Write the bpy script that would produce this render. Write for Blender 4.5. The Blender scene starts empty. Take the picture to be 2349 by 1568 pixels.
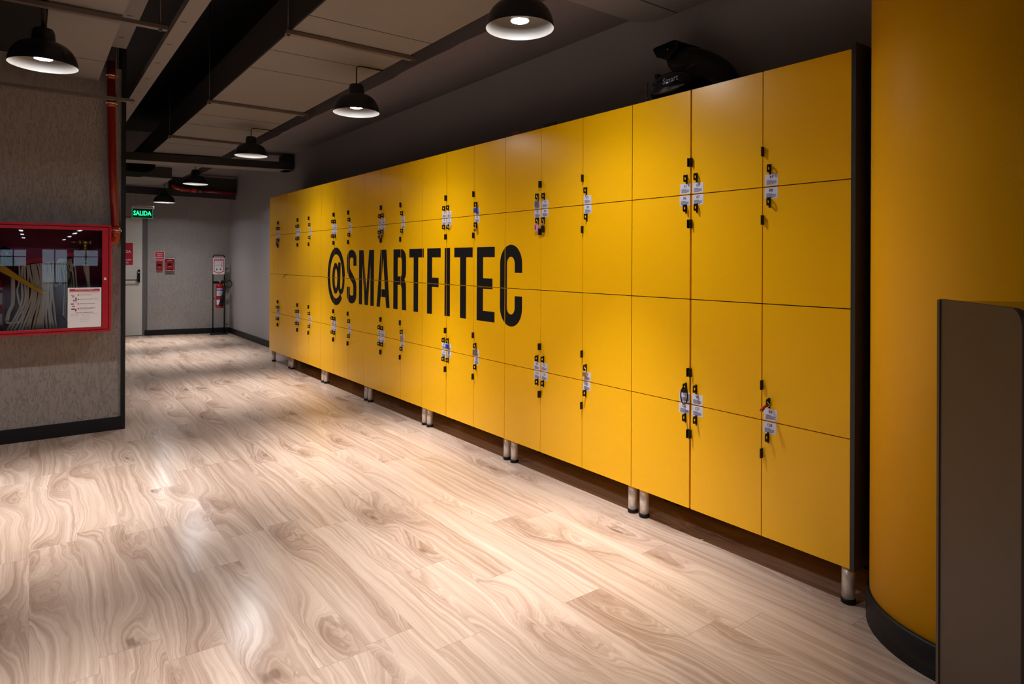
import bpy, bmesh, math, random
from mathutils import Vector, Matrix

sc = bpy.context.scene
col = sc.collection
PI = math.pi
R = math.radians

# ------------------------------------------------------------------ camera
cam = bpy.data.cameras.new('camera')
cam.sensor_width = 36.0
cam.lens = 22.69
cam.shift_y = -0.0790
cam.clip_start = 0.05
cam.clip_end = 200
camo = bpy.data.objects.new('camera', cam)
col.objects.link(camo)
camo.matrix_world = (Matrix.Translation((0, 0, 1.40)) @ Matrix.Rotation(-R(36.73), 4, 'Z')
                     @ Matrix.Rotation(R(90), 4, 'X') @ Matrix.Rotation(R(0.228), 4, 'Z'))
sc.camera = camo

# ------------------------------------------------------------------ world and exposure
w = bpy.data.worlds.new('world')
sc.world = w
w.use_nodes = True
w.node_tree.nodes['Background'].inputs[0].default_value = (1.0, 0.86, 0.80, 1)
w.node_tree.nodes['Background'].inputs[1].default_value = 0.022
sc.view_settings.view_transform = 'Standard'
sc.view_settings.look = 'None'
sc.view_settings.gamma = 1
sc.view_settings.use_curve_mapping = False
sc.view_settings.exposure = 0.0

LAMP_NARROW = 415.0     # W, reflector bulb's beam
LAMP_MID = 68.0       # W, shoulder of the beam
LAMP_WIDE = 12.0        # W, its spill
LAMP_COLOR = (1.0, 0.965, 0.945)

# ------------------------------------------------------------------ materials
MATS = {}


def mat(name, color=(.5, .5, .5), rough=.5, metal=0.0, emit=None, estr=1.0, spec=.5, alpha=None, trans=0.0, coat=0.0):
    if name in MATS:
        return MATS[name]
    m = bpy.data.materials.new(name)
    m.use_nodes = True
    b = m.node_tree.nodes['Principled BSDF']
    b.inputs['Base Color'].default_value = (*color, 1)
    b.inputs['Roughness'].default_value = rough
    b.inputs['Metallic'].default_value = metal
    b.inputs['Specular IOR Level'].default_value = spec
    b.inputs['Transmission Weight'].default_value = trans
    b.inputs['Coat Weight'].default_value = coat
    if emit:
        b.inputs['Emission Color'].default_value = (*emit, 1)
        b.inputs['Emission Strength'].default_value = estr
    MATS[name] = m
    return m


def nodes(m):
    nt = m.node_tree
    return nt, nt.nodes['Principled BSDF']


class NB:
    """small node-building helper"""
    def __init__(s, m):
        s.nt = m.node_tree
        s.b = s.nt.nodes['Principled BSDF']

    def n(s, t, **kw):
        x = s.nt.nodes.new(t)
        for k, v in kw.items():
            setattr(x, k, v)
        return x

    def l(s, a, b):
        s.nt.links.new(a, b)

    def math(s, op, a, b=None, c=None):
        x = s.n('ShaderNodeMath', operation=op)
        for i, v in enumerate((a, b, c)):
            if v is None:
                continue
            if isinstance(v, (int, float)):
                x.inputs[i].default_value = v
            else:
                s.l(v, x.inputs[i])
        return x.outputs[0]

    def comb(s, x, y, z=0.0):
        c = s.n('ShaderNodeCombineXYZ')
        for i, v in enumerate((x, y, z)):
            if isinstance(v, (int, float)):
                c.inputs[i].default_value = v
            else:
                s.l(v, c.inputs[i])
        return c.outputs[0]

    def noise(s, vec, scale=1.0, detail=2.0, rough=.5, dist=0.0):
        x = s.n('ShaderNodeTexNoise')
        x.inputs['Scale'].default_value = scale
        x.inputs['Detail'].default_value = detail
        x.inputs['Roughness'].default_value = rough
        x.inputs['Distortion'].default_value = dist
        if vec is not None:
            s.l(vec, x.inputs['Vector'])
        return x.outputs['Fac']

    def ramp(s, fac, stops):
        r = s.n('ShaderNodeValToRGB')
        e = r.color_ramp.elements
        while len(e) < len(stops):
            e.new(.5)
        for el, (p, c) in zip(e, stops):
            el.position = p
            el.color = (*c, 1) if len(c) == 3 else c
        s.l(fac, r.inputs[0])
        return r.outputs[0]

    def mix(s, fac, a, b, mode='MIX'):
        x = s.n('ShaderNodeMix', data_type='RGBA', blend_type=mode)
        for i, v in ((0, fac), (6, a), (7, b)):
            if isinstance(v, (int, float)):
                x.inputs[i].default_value = v
            elif isinstance(v, tuple):
                x.inputs[i].default_value = (*v, 1)
            else:
                s.l(v, x.inputs[i])
        return x.outputs[2]

    def bump(s, h, strength=.3, dist=.01):
        x = s.n('ShaderNodeBump')
        x.inputs['Strength'].default_value = strength
        x.inputs['Distance'].default_value = dist
        s.l(h, x.inputs['Height'])
        s.l(x.outputs[0], s.b.inputs['Normal'])


FLOOR_C = [(.60, .475, .39), (.475, .350, .275), (.32, .215, .160), (.165, .10, .07)]


def oak_floor():
    m = mat('oak_laminate', (.6, .45, .33), .3)
    k = NB(m)
    geo = k.n('ShaderNodeTexCoord')
    sep = k.n('ShaderNodeSeparateXYZ')
    k.l(geo.outputs['Object'], sep.inputs[0])
    X, Y = sep.outputs[0], sep.outputs[1]
    PW, PL = .196, 1.29
    rx = k.math('DIVIDE', X, PW)
    row = k.math('FLOOR', rx)
    fx = k.math('FRACT', rx)
    off = k.math('FRACT', k.math('MULTIPLY', k.math('SINE', k.math('MULTIPLY', row, 12.9898)), 43758.5))
    ry = k.math('ADD', k.math('DIVIDE', Y, PL), off)
    pl = k.math('FLOOR', ry)
    fy = k.math('FRACT', ry)
    wn = k.n('ShaderNodeTexWhiteNoise', noise_dimensions='2D')
    k.l(k.comb(row, pl), wn.inputs['Vector'])
    rnd = wn.outputs['Value']
    rnd2 = k.n('ShaderNodeSeparateColor')
    k.l(wn.outputs['Color'], rnd2.inputs[0])
    sx = k.math('MULTIPLY', rnd, 37.0)
    sy = k.math('MULTIPLY', rnd2.outputs[1], 91.0)
    # grain: contours of x bent around elongated knots
    vo = k.n('ShaderNodeTexVoronoi', feature='F1', voronoi_dimensions='2D')
    vo.inputs['Scale'].default_value = 1.0
    wob = k.noise(k.comb(k.math('MULTIPLY', X, 9.0), k.math('MULTIPLY', Y, 2.2)), 1.0, 3, .55)
    wob2 = k.noise(k.comb(k.math('MULTIPLY', X, 5.0), k.math('ADD', k.math('MULTIPLY', Y, 1.6), 31.0)), 1.0, 2, .5)
    k.l(k.comb(k.math('ADD', k.math('ADD', k.math('MULTIPLY', X, 3.0), k.math('MULTIPLY', wob, .55)), sx),
               k.math('ADD', k.math('ADD', k.math('MULTIPLY', Y, .95), k.math('MULTIPLY', wob2, .25)), sy)), vo.inputs['Vector'])
    d2 = k.math('MULTIPLY', vo.outputs['Distance'], vo.outputs['Distance'])
    gate = k.n('ShaderNodeSeparateColor')
    k.l(vo.outputs['Color'], gate.inputs[0])
    gate = k.math('GREATER_THAN', gate.outputs[0], .52)
    bell = k.math('EXPONENT', k.math('MULTIPLY', d2, -20.0))
    f = k.math('ADD', k.math('ADD', X, k.math('MULTIPLY', bell, .135)), k.math('MULTIPLY', wob, .050))
    f = k.math('ADD', f, k.math('MULTIPLY', wob2, .05))
    f = k.math('ADD', f, sx)
    g1 = k.noise(k.comb(k.math('MULTIPLY', f, 44.0), k.math('MULTIPLY', Y, .7)), 1.0, 1.0, .5)
    g2 = k.noise(k.comb(k.math('MULTIPLY', f, 150.0), k.math('MULTIPLY', Y, 1.1)), 1.0, 2.0, .6)
    n2 = k.noise(k.comb(k.math('MULTIPLY', f, 9.0), k.math('ADD', k.math('MULTIPLY', Y, .8), sy)), 1.0, 2, .5)
    n3 = k.noise(k.comb(k.math('MULTIPLY', X, 420), k.math('MULTIPLY', Y, 11)), 1.0, 2)
    halo = k.math('EXPONENT', k.math('MULTIPLY', d2, -26.0))
    patch = k.noise(k.comb(k.math('MULTIPLY', X, 12.0), k.math('MULTIPLY', Y, 3.5)), 1.0, 3, .6)
    tone = k.math('ADD', k.math('MULTIPLY', g1, .42), k.math('ADD', k.math('MULTIPLY', g2, .30), k.math('MULTIPLY', n3, .08)))
    tone = k.math('ADD', tone, k.math('MULTIPLY', n2, .28))
    tone = k.math('ADD', tone, k.math('MULTIPLY', k.math('MULTIPLY', halo, patch), .27))
    tone = k.math('ADD', tone, k.math('MULTIPLY', k.math('SUBTRACT', rnd, .5), .10))
    c = k.ramp(tone, [(.36, FLOOR_C[0]), (.54, FLOOR_C[1]), (.70, FLOOR_C[2]), (.92, FLOOR_C[3])])
    # thin dark veins along single contours
    vein = k.ramp(k.noise(k.comb(k.math('MULTIPLY', f, 46.0), k.math('ADD', k.math('MULTIPLY', Y, 1.3), 7.0)), 1.0, 2.0, .5), [(.485, (0, 0, 0)), (.50, (1, 1, 1)), (.515, (0, 0, 0))])
    vm = k.ramp(k.math('ADD', k.math('MULTIPLY', halo, .35), patch), [(.50, (0, 0, 0)), (.72, (1, 1, 1))])
    c = k.mix(k.math('MULTIPLY', k.math('MULTIPLY', vein, vm), .50), c, (.24, .145, .10))
    # knots
    kn = k.ramp(k.math('ADD', vo.outputs['Distance'], k.math('MULTIPLY', patch, .10)), [(.070, (1, 1, 1)), (.098, (0, 0, 0))])
    c = k.mix(k.math('MULTIPLY', k.math('MULTIPLY', kn, gate), .68), c, (.15, .088, .058))
    # plank joints: ends show, long edges barely
    ex = k.math('MULTIPLY', k.math('MINIMUM', fx, k.math('SUBTRACT', 1.0, fx)), PW)
    ey = k.math('MULTIPLY', k.math('MINIMUM', fy, k.math('SUBTRACT', 1.0, fy)), PL)
    jx = k.math('LESS_THAN', ex, .0007)
    jy = k.math('LESS_THAN', ey, .0012)
    j = k.math('MAXIMUM', jx, jy)
    c = k.mix(k.math('ADD', k.math('MULTIPLY', jx, .30), k.math('MULTIPLY', jy, .40)), c, (.12, .08, .055))
    k.l(c, k.b.inputs['Base Color'])
    k.l(k.math('ADD', k.math('MULTIPLY', g2, .08), .15), k.b.inputs['Roughness'])
    k.bump(k.math('SUBTRACT', k.math('MULTIPLY', n3, .4), k.math('MULTIPLY', j, 1.0)), .12, .002)
    return m


def stucco(name, color, strength=.9):
    m = mat(name, color, .75, spec=.2)
    strength *= .7
    k = NB(m)
    tc = k.n('ShaderNodeTexCoord')
    mp = k.n('ShaderNodeMapping')
    mp.inputs['Scale'].default_value = (1, 1, .33)
    k.l(tc.outputs['Object'], mp.inputs[0])
    n1 = k.noise(mp.outputs[0], 58, 4, .62, .7)
    g = k.ramp(n1, [(.38, (0, 0, 0)), (.46, (.85, .85, .85)), (.62, (1, 1, 1))])
    n2 = k.noise(tc.outputs['Object'], 2.0, 3)
    c = k.mix(k.math('MULTIPLY', n2, .5), tuple(x * .86 for x in color), tuple(min(1, x * 1.12) for x in color))
    k.l(c, k.b.inputs['Base Color'])
    k.bump(g, strength, .012)
    return m


def noisy(name, color, rough, scale=60, amt=.12, bump=.0, metal=0.0, spec=.5, aniso=(1, 1, 1)):
    m = mat(name, color, rough, metal, spec=spec)
    k = NB(m)
    tc = k.n('ShaderNodeTexCoord')
    mp = k.n('ShaderNodeMapping')
    mp.inputs['Scale'].default_value = aniso
    k.l(tc.outputs['Object'], mp.inputs[0])
    n1 = k.noise(mp.outputs[0], scale, 3, .6)
    c = k.mix(n1, tuple(x * (1 - amt) for x in color), tuple(min(1, x * (1 + amt)) for x in color))
    k.l(c, k.b.inputs['Base Color'])
    if bump:
        k.bump(n1, bump, .004)
    return m


M = {}
M['floor'] = oak_floor()
M['stucco'] = stucco('grey_brown_stucco', (.31, .275, .26))
M['stucco_back'] = stucco('grey_stucco', (.37, .345, .335), .8)
M['plaster'] = noisy('grey_paint', (.34, .325, .335), .6, 90, .06, .15)
M['soffit'] = noisy('sprayed_plaster', (.17, .145, .15), .7, 30, .15, .35)
M['black_ceiling'] = noisy('black_ceiling_paint', (.012, .011, .011), .8, 20, .2)
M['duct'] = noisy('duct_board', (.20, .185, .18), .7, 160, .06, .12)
M['duct_side'] = noisy('duct_side_dark', (.035, .030, .030), .75, 60, .1)  # much darker than the duct underside
M['dark_steel'] = noisy('dark_steel', (.035, .030, .030), .55, 60, .15)
M['beam_face'] = noisy('black_beam_paint', (.03, .026, .026), .6, 30, .15)
M['beam_lit_underside'] = noisy('beam_underside_lit_tone', (.22, .19, .175), .6, 30, .08)  # light from below put into the colour of the beam's bottom face
M['channel'] = noisy('channel_metal', (.16, .13, .12), .45, 40, .1, metal=.3)
M['rod'] = mat('rod_metal', (.07, .065, .065), .45, .4)
M['yellow'] = noisy('yellow_laminate', (.97, .50, .0), .30, 220, .025, .02, spec=.38)
M['yellow_wall'] = noisy('yellow_wall_paint', (.97, .49, .0), .5, 300, .02, .03, spec=.25)
M['yellow_edge'] = mat('yellow_edge_band', (.9, .55, .10), .4)
M['carcass'] = mat('black_melamine', (.012, .010, .010), .6)
M['end_panel'] = noisy('dark_end_panel', (.028, .024, .023), .5, 120, .15)
M['vinyl'] = mat('black_vinyl', (.006, .005, .005), .55, spec=.18)
M['black_plastic'] = mat('black_plastic', (.006, .006, .006), .45, spec=.25)
M['skirting'] = mat('black_skirting', (.007, .0065, .008), .5, spec=.3)
M['steel'] = noisy('brushed_steel', (.85, .78, .73), .42, 90, .08, metal=.65, aniso=(1, 1, .02))
M['sticker'] = mat('white_sticker', (.66, .66, .80), .5)
M['ink'] = mat('sticker_ink', (.045, .045, .09), .5)
M['ink_grey'] = mat('sticker_small_print', (.11, .11, .18), .5)
M['lamp_out'] = mat('lamp_black_enamel', (.010, .012, .018), .35)
M['lamp_in'] = mat('lamp_cream_enamel', (.20, .175, .15), .5)
M['bulb'] = mat('bulb_glow', (1, 1, 1), .5, emit=(.90, .94, 1.0), estr=330)
M['red'] = mat('red_enamel', (.36, .003, .014), .35)
M['red_inside_tinted'] = mat('cabinet_inside_reflection_tint', (.20, .008, .05), .6)  # red, with the purple tint of the glass reflection mixed into the colour
M['red_pipe'] = mat('red_pipe_paint', (.19, .004, .003), .3)
M['red_paint'] = mat('red_paint', (.34, .005, .010), .35)
M['red_rack'] = mat('red_rack_paint', (.65, .01, .03), .4)
M['brass'] = mat('brass', (.55, .33, .12), .35, .9)
M['silver'] = mat('silver_metal', (.7, .68, .66), .3, .95)
M['hose'] = noisy('canvas_hose', (.95, .86, .77), .85, 200, .2, .3)
M['axe_yellow'] = mat('yellow_axe_paint', (1.0, .62, .01), .45)
M['white_print'] = mat('white_print', (.75, .72, .74), .5)
M['red_print'] = mat('red_print', (.45, .008, .03), .5)
M['door_white'] = noisy('white_door_paint', (.62, .60, .56), .45, 40, .03)
M['jamb'] = noisy('door_jamb_paint', (.12, .115, .115), .6, 50, .1)
M['kiosk'] = noisy('bronze_grey_panel', (.045, .028, .019), .5, 400, .08, .03, spec=.25)
M['kiosk_dark'] = mat('gloss_black_panel', (.012, .011, .016), .15)
M['green_glow'] = mat('green_letters', (0, .3, .1), .4, emit=(.01, 1.0, .30), estr=2.2)
M['green_edge'] = mat('green_lit_edge', (0, .3, .1), .4, emit=(.01, .8, .28), estr=.6)
M['acrylic'] = mat('exit_panel_acrylic', (.01, .05, .03), .15)
M['sign_body'] = mat('exit_housing', (.45, .40, .42), .4, .3)
M['blue'] = mat('blue_padlock', (.01, .05, .38), .4)
M['pink'] = mat('pink_padlock', (.75, .28, .62), .45)
M['purple'] = mat('purple_padlock', (.10, .04, .16), .45)
M['helmet'] = mat('black_helmet_gloss', (.006, .006, .009), .16)
M['helmet_matt'] = mat('black_helmet_matt', (.006, .006, .007), .5)
M['grey_print'] = mat('grey_print', (.18, .16, .17), .5)
M['orange'] = mat('orange_plastic', (.45, .14, .05), .5)
M['window_day'] = mat('daylight_pane', (.3, .4, .5), .3, emit=(.55, .78, 1.0), estr=1.7)
M['led'] = mat('led_strip', (1, 1, 1), .4, emit=(.95, .93, 1.0), estr=14.0)


def glass():
    m = bpy.data.materials.new('cabinet_glass')
    m.use_nodes = True
    nt = m.node_tree
    nt.nodes.clear()
    o = nt.nodes.new('ShaderNodeOutputMaterial')
    t = nt.nodes.new('ShaderNodeBsdfTransparent')
    g = nt.nodes.new('ShaderNodeBsdfGlossy')
    g.inputs['Roughness'].default_value = .01
    f = nt.nodes.new('ShaderNodeFresnel')
    f.inputs['IOR'].default_value = 1.75
    x = nt.nodes.new('ShaderNodeMixShader')
    nt.links.new(f.outputs[0], x.inputs[0])
    nt.links.new(t.outputs[0], x.inputs[1])
    nt.links.new(g.outputs[0], x.inputs[2])
    nt.links.new(x.outputs[0], o.inputs[0])
    return m


M['glass'] = glass()

# ------------------------------------------------------------------ mesh helpers


def add_box(bm, x0, y0, z0, x1, y1, z1, mi=0, mx=None):
    vs = [bm.verts.new((x, y, z)) for x in (x0, x1) for y in (y0, y1) for z in (z0, z1)]
    if mx is not None:
        for v in vs:
            v.co = mx @ v.co
    for f in ((0, 1, 3, 2), (4, 6, 7, 5), (0, 4, 5, 1), (2, 3, 7, 6), (0, 2, 6, 4), (1, 5, 7, 3)):
        fc = bm.faces.new([vs[i] for i in f])
        fc.material_index = mi
    return vs


def add_tube(bm, pts, r, seg=10, mi=0, closed=False, cap=True):
    pts = [Vector(p) for p in pts]
    n = len(pts)
    rings = []
    prev = None
    for i, p in enumerate(pts):
        a = pts[(i - 1) % n] if (closed or i > 0) else p
        b = pts[(i + 1) % n] if (closed or i < n - 1) else p
        t = (b - a).normalized()
        if prev is None:
            up = Vector((0, 0, 1)) if abs(t.z) < .9 else Vector((1, 0, 0))
            u = t.cross(up).normalized()
        else:
            u = (prev - t * prev.dot(t)).normalized()
        prev = u
        v = t.cross(u)
        rr = r[i] if isinstance(r, (list, tuple)) else r
        rings.append([bm.verts.new(p + (u * math.cos(2 * PI * k / seg) + v * math.sin(2 * PI * k / seg)) * rr) for k in range(seg)])
    m = n if closed else n - 1
    for i in range(m):
        A, B = rings[i], rings[(i + 1) % n]
        for k in range(seg):
            f = bm.faces.new((A[k], A[(k + 1) % seg], B[(k + 1) % seg], B[k]))
            f.material_index = mi
            f.smooth = True
    if cap and not closed:
        for rg in (rings[0][::-1], rings[-1]):
            f = bm.faces.new(rg)
            f.material_index = mi


def add_lathe(bm, prof, seg=32, mi=0, center=(0, 0, 0), smooth=True):
    cx, cy, cz = center
    rings = []
    for r, z in prof:
        if r < 1e-5:
            rings.append([bm.verts.new((cx, cy, cz + z))])
        else:
            rings.append([bm.verts.new((cx + r * math.cos(2 * PI * k / seg), cy + r * math.sin(2 * PI * k / seg), cz + z)) for k in range(seg)])
    for A, B in zip(rings, rings[1:]):
        for k in range(seg):
            k2 = (k + 1) % seg
            if len(A) == 1 and len(B) == 1:
                continue
            if len(A) == 1:
                f = bm.faces.new((A[0], B[k], B[k2]))
            elif len(B) == 1:
                f = bm.faces.new((A[k], A[k2], B[0]))
            else:
                f = bm.faces.new((A[k], A[k2], B[k2], B[k]))
            f.material_index = mi
            f.smooth = smooth


def add_prism(bm, pts, axis, a, b, mi=0):
    """polygon pts in the two other axes, extruded from a to b along axis"""
    def mk(p, t):
        q = [p[0], p[1]]
        q.insert(axis, t)
        return bm.verts.new(q)
    A = [mk(p, a) for p in pts]
    B = [mk(p, b) for p in pts]
    fs = [bm.faces.new(A), bm.faces.new(B[::-1])]
    n = len(pts)
    for i in range(n):
        fs.append(bm.faces.new((A[i], B[i], B[(i + 1) % n], A[(i + 1) % n])))
    for f in fs:
        f.material_index = mi


def obj(name, bm, mats, parent=None, bevel=0.0, loc=None, recalc=True):
    if recalc:
        bmesh.ops.recalc_face_normals(bm, faces=bm.faces[:])
    me = bpy.data.meshes.new(name)
    bm.to_mesh(me)
    bm.free()
    if not isinstance(mats, (list, tuple)):
        mats = [mats]
    for m in mats:
        me.materials.append(m)
    o = bpy.data.objects.new(name, me)
    col.objects.link(o)
    if loc:
        o.location = loc
    if parent:
        o.parent = parent
    if bevel:
        md = o.modifiers.new('bevel', 'BEVEL')
        md.width = bevel
        md.segments = 2
        md.limit_method = 'ANGLE'
    return o


def box_obj(name, b, m, parent=None, bevel=0.0):
    bm = bmesh.new()
    add_box(bm, *b)
    return obj(name, bm, m, parent, bevel)


def tag(o, label, cat, group=None, kind=None):
    if label:
        o['label'] = label
    if cat:
        o['category'] = cat
    if group:
        o['group'] = group
    if kind:
        o['kind'] = kind
    return o


def struct(name, bm, m, label=None):
    o = obj(name, bm, m)
    o['kind'] = 'structure'
    if label:
        o['label'] = label
    return o


def empty(name, loc=(0, 0, 0), label=None, cat=None, group=None, rz=0.0):
    o = bpy.data.objects.new(name, None)
    o.empty_display_size = .1
    col.objects.link(o)
    o.location = loc
    o.rotation_euler = (0, 0, rz)
    tag(o, label, cat, group)
    return o


def copy_tree(o, parent=None):
    c = o.copy()
    col.objects.link(c)
    c.parent = parent
    for ch in o.children:
        copy_tree(ch, c)
    return c


_textcache = {}


def text_mesh(s, bold=False):
    """flat glyph mesh of built-in font, returned as (verts, faces, w, h) normalised to height 1"""
    key = (s, bold)
    if key in _textcache:
        return _textcache[key]
    cu = bpy.data.curves.new('tmp', 'FONT')
    cu.body = s
    cu.size = 1
    cu.resolution_u = 2
    cu.offset = .018 if bold else .004
    o = bpy.data.objects.new('tmp', cu)
    col.objects.link(o)
    dg = bpy.context.evaluated_depsgraph_get()
    me = bpy.data.meshes.new_from_object(o.evaluated_get(dg))
    vs = [v.co.copy() for v in me.vertices]
    fs = [tuple(p.vertices) for p in me.polygons]
    bpy.data.objects.remove(o)
    bpy.data.meshes.remove(me)
    bpy.data.curves.remove(cu)
    x0 = min(v.x for v in vs)
    x1 = max(v.x for v in vs)
    y0 = min(v.y for v in vs)
    y1 = max(v.y for v in vs)
    h = y1 - y0
    vs = [((v.x - x0) / h, (v.y - y0) / h) for v in vs]
    r = (vs, fs, (x1 - x0) / h, 1.0)
    _textcache[key] = r
    return r


def add_text(bm, s, org, ux, uz, height, width=None, mi=0, center=True, bold=False):
    """glyphs of s in the plane spanned by ux and uz, baseline centre (or left) at org"""
    vs, fs, w, h = text_mesh(s, bold)
    sx = height if width is None else width / w
    org, ux, uz = Vector(org), Vector(ux), Vector(uz)
    dx = -w * sx / 2 if center else 0
    bv = [bm.verts.new(org + ux * (x * sx + dx) + uz * (y * height)) for x, y in vs]
    for f in fs:
        try:
            fc = bm.faces.new([bv[i] for i in f])
            fc.material_index = mi
        except ValueError:
            pass


def add_quad(bm, org, ux, uz, x0, x1, z0, z1, mi=0):
    org, ux, uz = Vector(org), Vector(ux), Vector(uz)
    f = bm.faces.new([bm.verts.new(org + ux * x + uz * z) for x, z in ((x0, z0), (x1, z0), (x1, z1), (x0, z1))])
    f.material_index = mi


# ================================================================== SHELL
XW = 3.08            # wall behind the lockers
XD = 2.66            # plane of the locker doors
A0 = Vector((1.70, 13.56))      # end wall runs through these two floor points
B0 = Vector((3.08, 13.27))
DW = (B0 - A0).normalized()     # along the end wall, towards the lockers
NW = Vector((DW.y, -DW.x))      # out of the end wall, towards the room
if NW.y > 0:
    NW = -NW
WROT = math.atan2(DW.y, DW.x)


def wall_pt(s, off=0.0):
    """point on end wall, s metres from A0 along DW, off metres in front of it"""
    p = A0 + DW * s + NW * off
    return p


bm = bmesh.new()
add_box(bm, -9, -34.2, -.1, 7, 15.5, 0)
struct('floor', bm, M['floor'])
bm = bmesh.new()
add_box(bm, -9, -34.2, 3.75, 7, 15.5, 3.85)
struct('ceiling', bm, M['black_ceiling'])
bm = bmesh.new()
add_box(bm, XW, 0.6, 0, XW + .15, 13.4, 3.75)
struct('wall_right', bm, M['plaster'])
# end wall
MWB = Matrix.Translation((A0.x, A0.y, 0)) @ Matrix.Rotation(WROT, 4, 'Z')
bm = bmesh.new()
add_box(bm, .030, 0, 0, 1.56, .15, 3.75, mx=MWB)
add_box(bm, -3.5, 0, 2.19, .030, .15, 3.75, mx=MWB)
add_box(bm, -3.5, 0, 0, -1.05, .15, 2.19, mx=MWB)
struct('wall_back', bm, M['stucco_back'])
# left return wall that carries the hose cabinet
bm = bmesh.new()
add_box(bm, -9, 6.215, 0, .60, 6.40, 2.97)
struct('wall_left', bm, M['stucco'])
bm = bmesh.new()
add_box(bm, .600, 6.195, 0, .632, 6.41, 3.25)
struct('trim_1', bm, M['skirting'])
bm = bmesh.new()
add_box(bm, -9, 6.197, 0, .632, 6.214, .105)
struct('baseboard_left', bm, M['skirting'])
bm = bmesh.new()
add_box(bm, 3.062, 1.2, 0, 3.08, 13.27, .10)
struct('baseboard_right', bm, M['skirting'])
bm = bmesh.new()
add_box(bm, .030, -.018, 0, 1.40, 0, .10, mx=MWB)
add_box(bm, -.012, .0, 0, .030, .14, .10, mx=MWB)
struct('baseboard_back', bm, M['skirting'])
# plaster soffit over the lockers
bm = bmesh.new()
N = 60
random.seed(4)
pv = []
for i in range(N + 1):
    y = 2.2 + (13.3 - 2.2) * i / N
    pv.append((2.45 + random.uniform(-.012, .012), y))
prof = [(x, y) for x, y in pv] + [(XW, 13.3), (XW, 2.2)]
add_prism(bm, prof, 2, 2.945, 3.74)
struct('trim_2', bm, M['soffit'])
bm = bmesh.new()
add_box(bm, 2.2, .3, 3.05, XW, 2.2, 3.74)
struct('trim_3', bm, M['soffit'])
# yellow round column
bm = bmesh.new()
add_lathe(bm, [(0, 0), (.412, 0), (.412, 3.75), (0, 3.75)], 96, 0, (2.85, .83, 0))
o = struct('column', bm, M['yellow_wall'])
o['label'] = 'round yellow painted column beside the near end of the lockers'
o['category'] = 'column'
bm = bmesh.new()
add_lathe(bm, [(.413, 0), (.424, 0), (.424, .112), (.419, .118), (.413, .118)], 96, 0, (2.85, .83, 0))
o = struct('baseboard_column', bm, M['skirting'])

# far front of the gym, seen mirrored in the glass of the hose cabinet
WINS = ((-4.6, -2.9, 1.02, 1.93), (-1.35, -.20, 1.02, 1.93), (.55, 1.72, .05, 1.96), (2.05, 3.25, 1.02, 1.93), (3.6, 5.4, 1.02, 1.93))
bm = bmesh.new()
edge = -9
for xa, xb, za, zb in WINS:
    add_box(bm, edge, -34.2, 0, xa, -34, 3.75)
    add_box(bm, xa, -34.2, 0, xb, -34, za)
    add_box(bm, xa, -34.2, zb, xb, -34, 3.75)
    edge = xb
add_box(bm, edge, -34.2, 0, 7, -34, 3.75)
struct('wall_front', bm, M['duct_side'])
for i, (xa, xb, za, zb) in enumerate(WINS):
    e = empty('window_%d' % (i + 1), ((xa + xb) / 2, -34, za))
    e['kind'] = 'structure'
    hw, hh = (xb - xa) / 2, zb - za
    box_obj('pane', (-hw, -.12, 0, hw, -.10, hh), M['window_day'], e)
    bm = bmesh.new()
    add_box(bm, -.03, -.09, 0, .03, -.04, hh)
    add_box(bm, -hw, -.09, hh * .55, hw, -.04, hh * .55 + .05)
    obj('mullion', bm, M['black_plastic'], e)

# ------------------------------------------------------------------ door in the end wall
d1 = empty('door_1', (A0.x, A0.y, 0), rz=WROT)
d1['kind'] = 'structure'
bm = bmesh.new()
add_box(bm, -.98, .03, .008, -.052, .075, 2.165)
obj('door_leaf', bm, M['door_white'], d1, .004)
bm = bmesh.new()
add_box(bm, -.050, .02, 0, .028, .14, 2.185)
add_box(bm, -1.05, .02, 0, -.985, .14, 2.185)
add_box(bm, -.985, .02, 2.168, -.05, .14, 2.189)
obj('door_frame', bm, M['jamb'], d1)
bm = bmesh.new()
add_tube(bm, [(-.95, -.04, 1.027), (-.14, -.04, 1.027)], .011, 10)
add_tube(bm, [(-.14, -.04, 1.027), (-.115, .01, 1.035)], .010, 8)
obj('push_bar', bm, mat('green_black_bar', (.01, .03, .025), .35), d1)
bm = bmesh.new()
add_box(bm, -.125, -.015, .98, -.088, .03, 1.215)
add_box(bm, -.130, -.045, 1.0, -.10, -.015, 1.10)
obj('door_latch', bm, M['black_plastic'], d1, .006)
bm = bmesh.new()
add_lathe(bm, [(0, 0), (.014, 0), (.014, .006), (0, .007)], 16)
o = obj('lock_cylinder', bm, M['silver'], d1)
o.location = (-.108, -.016, 1.165)
o.rotation_euler = (R(90), 0, 0)
bm = bmesh.new()
add_box(bm, -.78, .024, 1.304, -.205, .0295, 1.702, 0)
for t, zz, hh, ww, xr in (('EMERGENCIA', 1.520, .050, .46, -.232), ('ES', 1.462, .026, .05, -.325), ('EVACUACION', 1.380, .032, .34, -.232), ('ALARMAS', 1.328, .030, .24, -.272)):
    add_text(bm, t, (xr - ww / 2, .0235, zz), (1, 0, 0), (0, 0, 1), hh, ww, 1, True, True)
obj('door_sign', bm, [M['red_print'], M['white_print']], d1)

# ================================================================== CEILING SERVICES
def duct_seams(bm, x0, x1, z, ys):
    for y in ys:
        add_box(bm, x0 + .002, y - .004, z - .003, x1 - .002, y + .004, z + .001)


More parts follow.
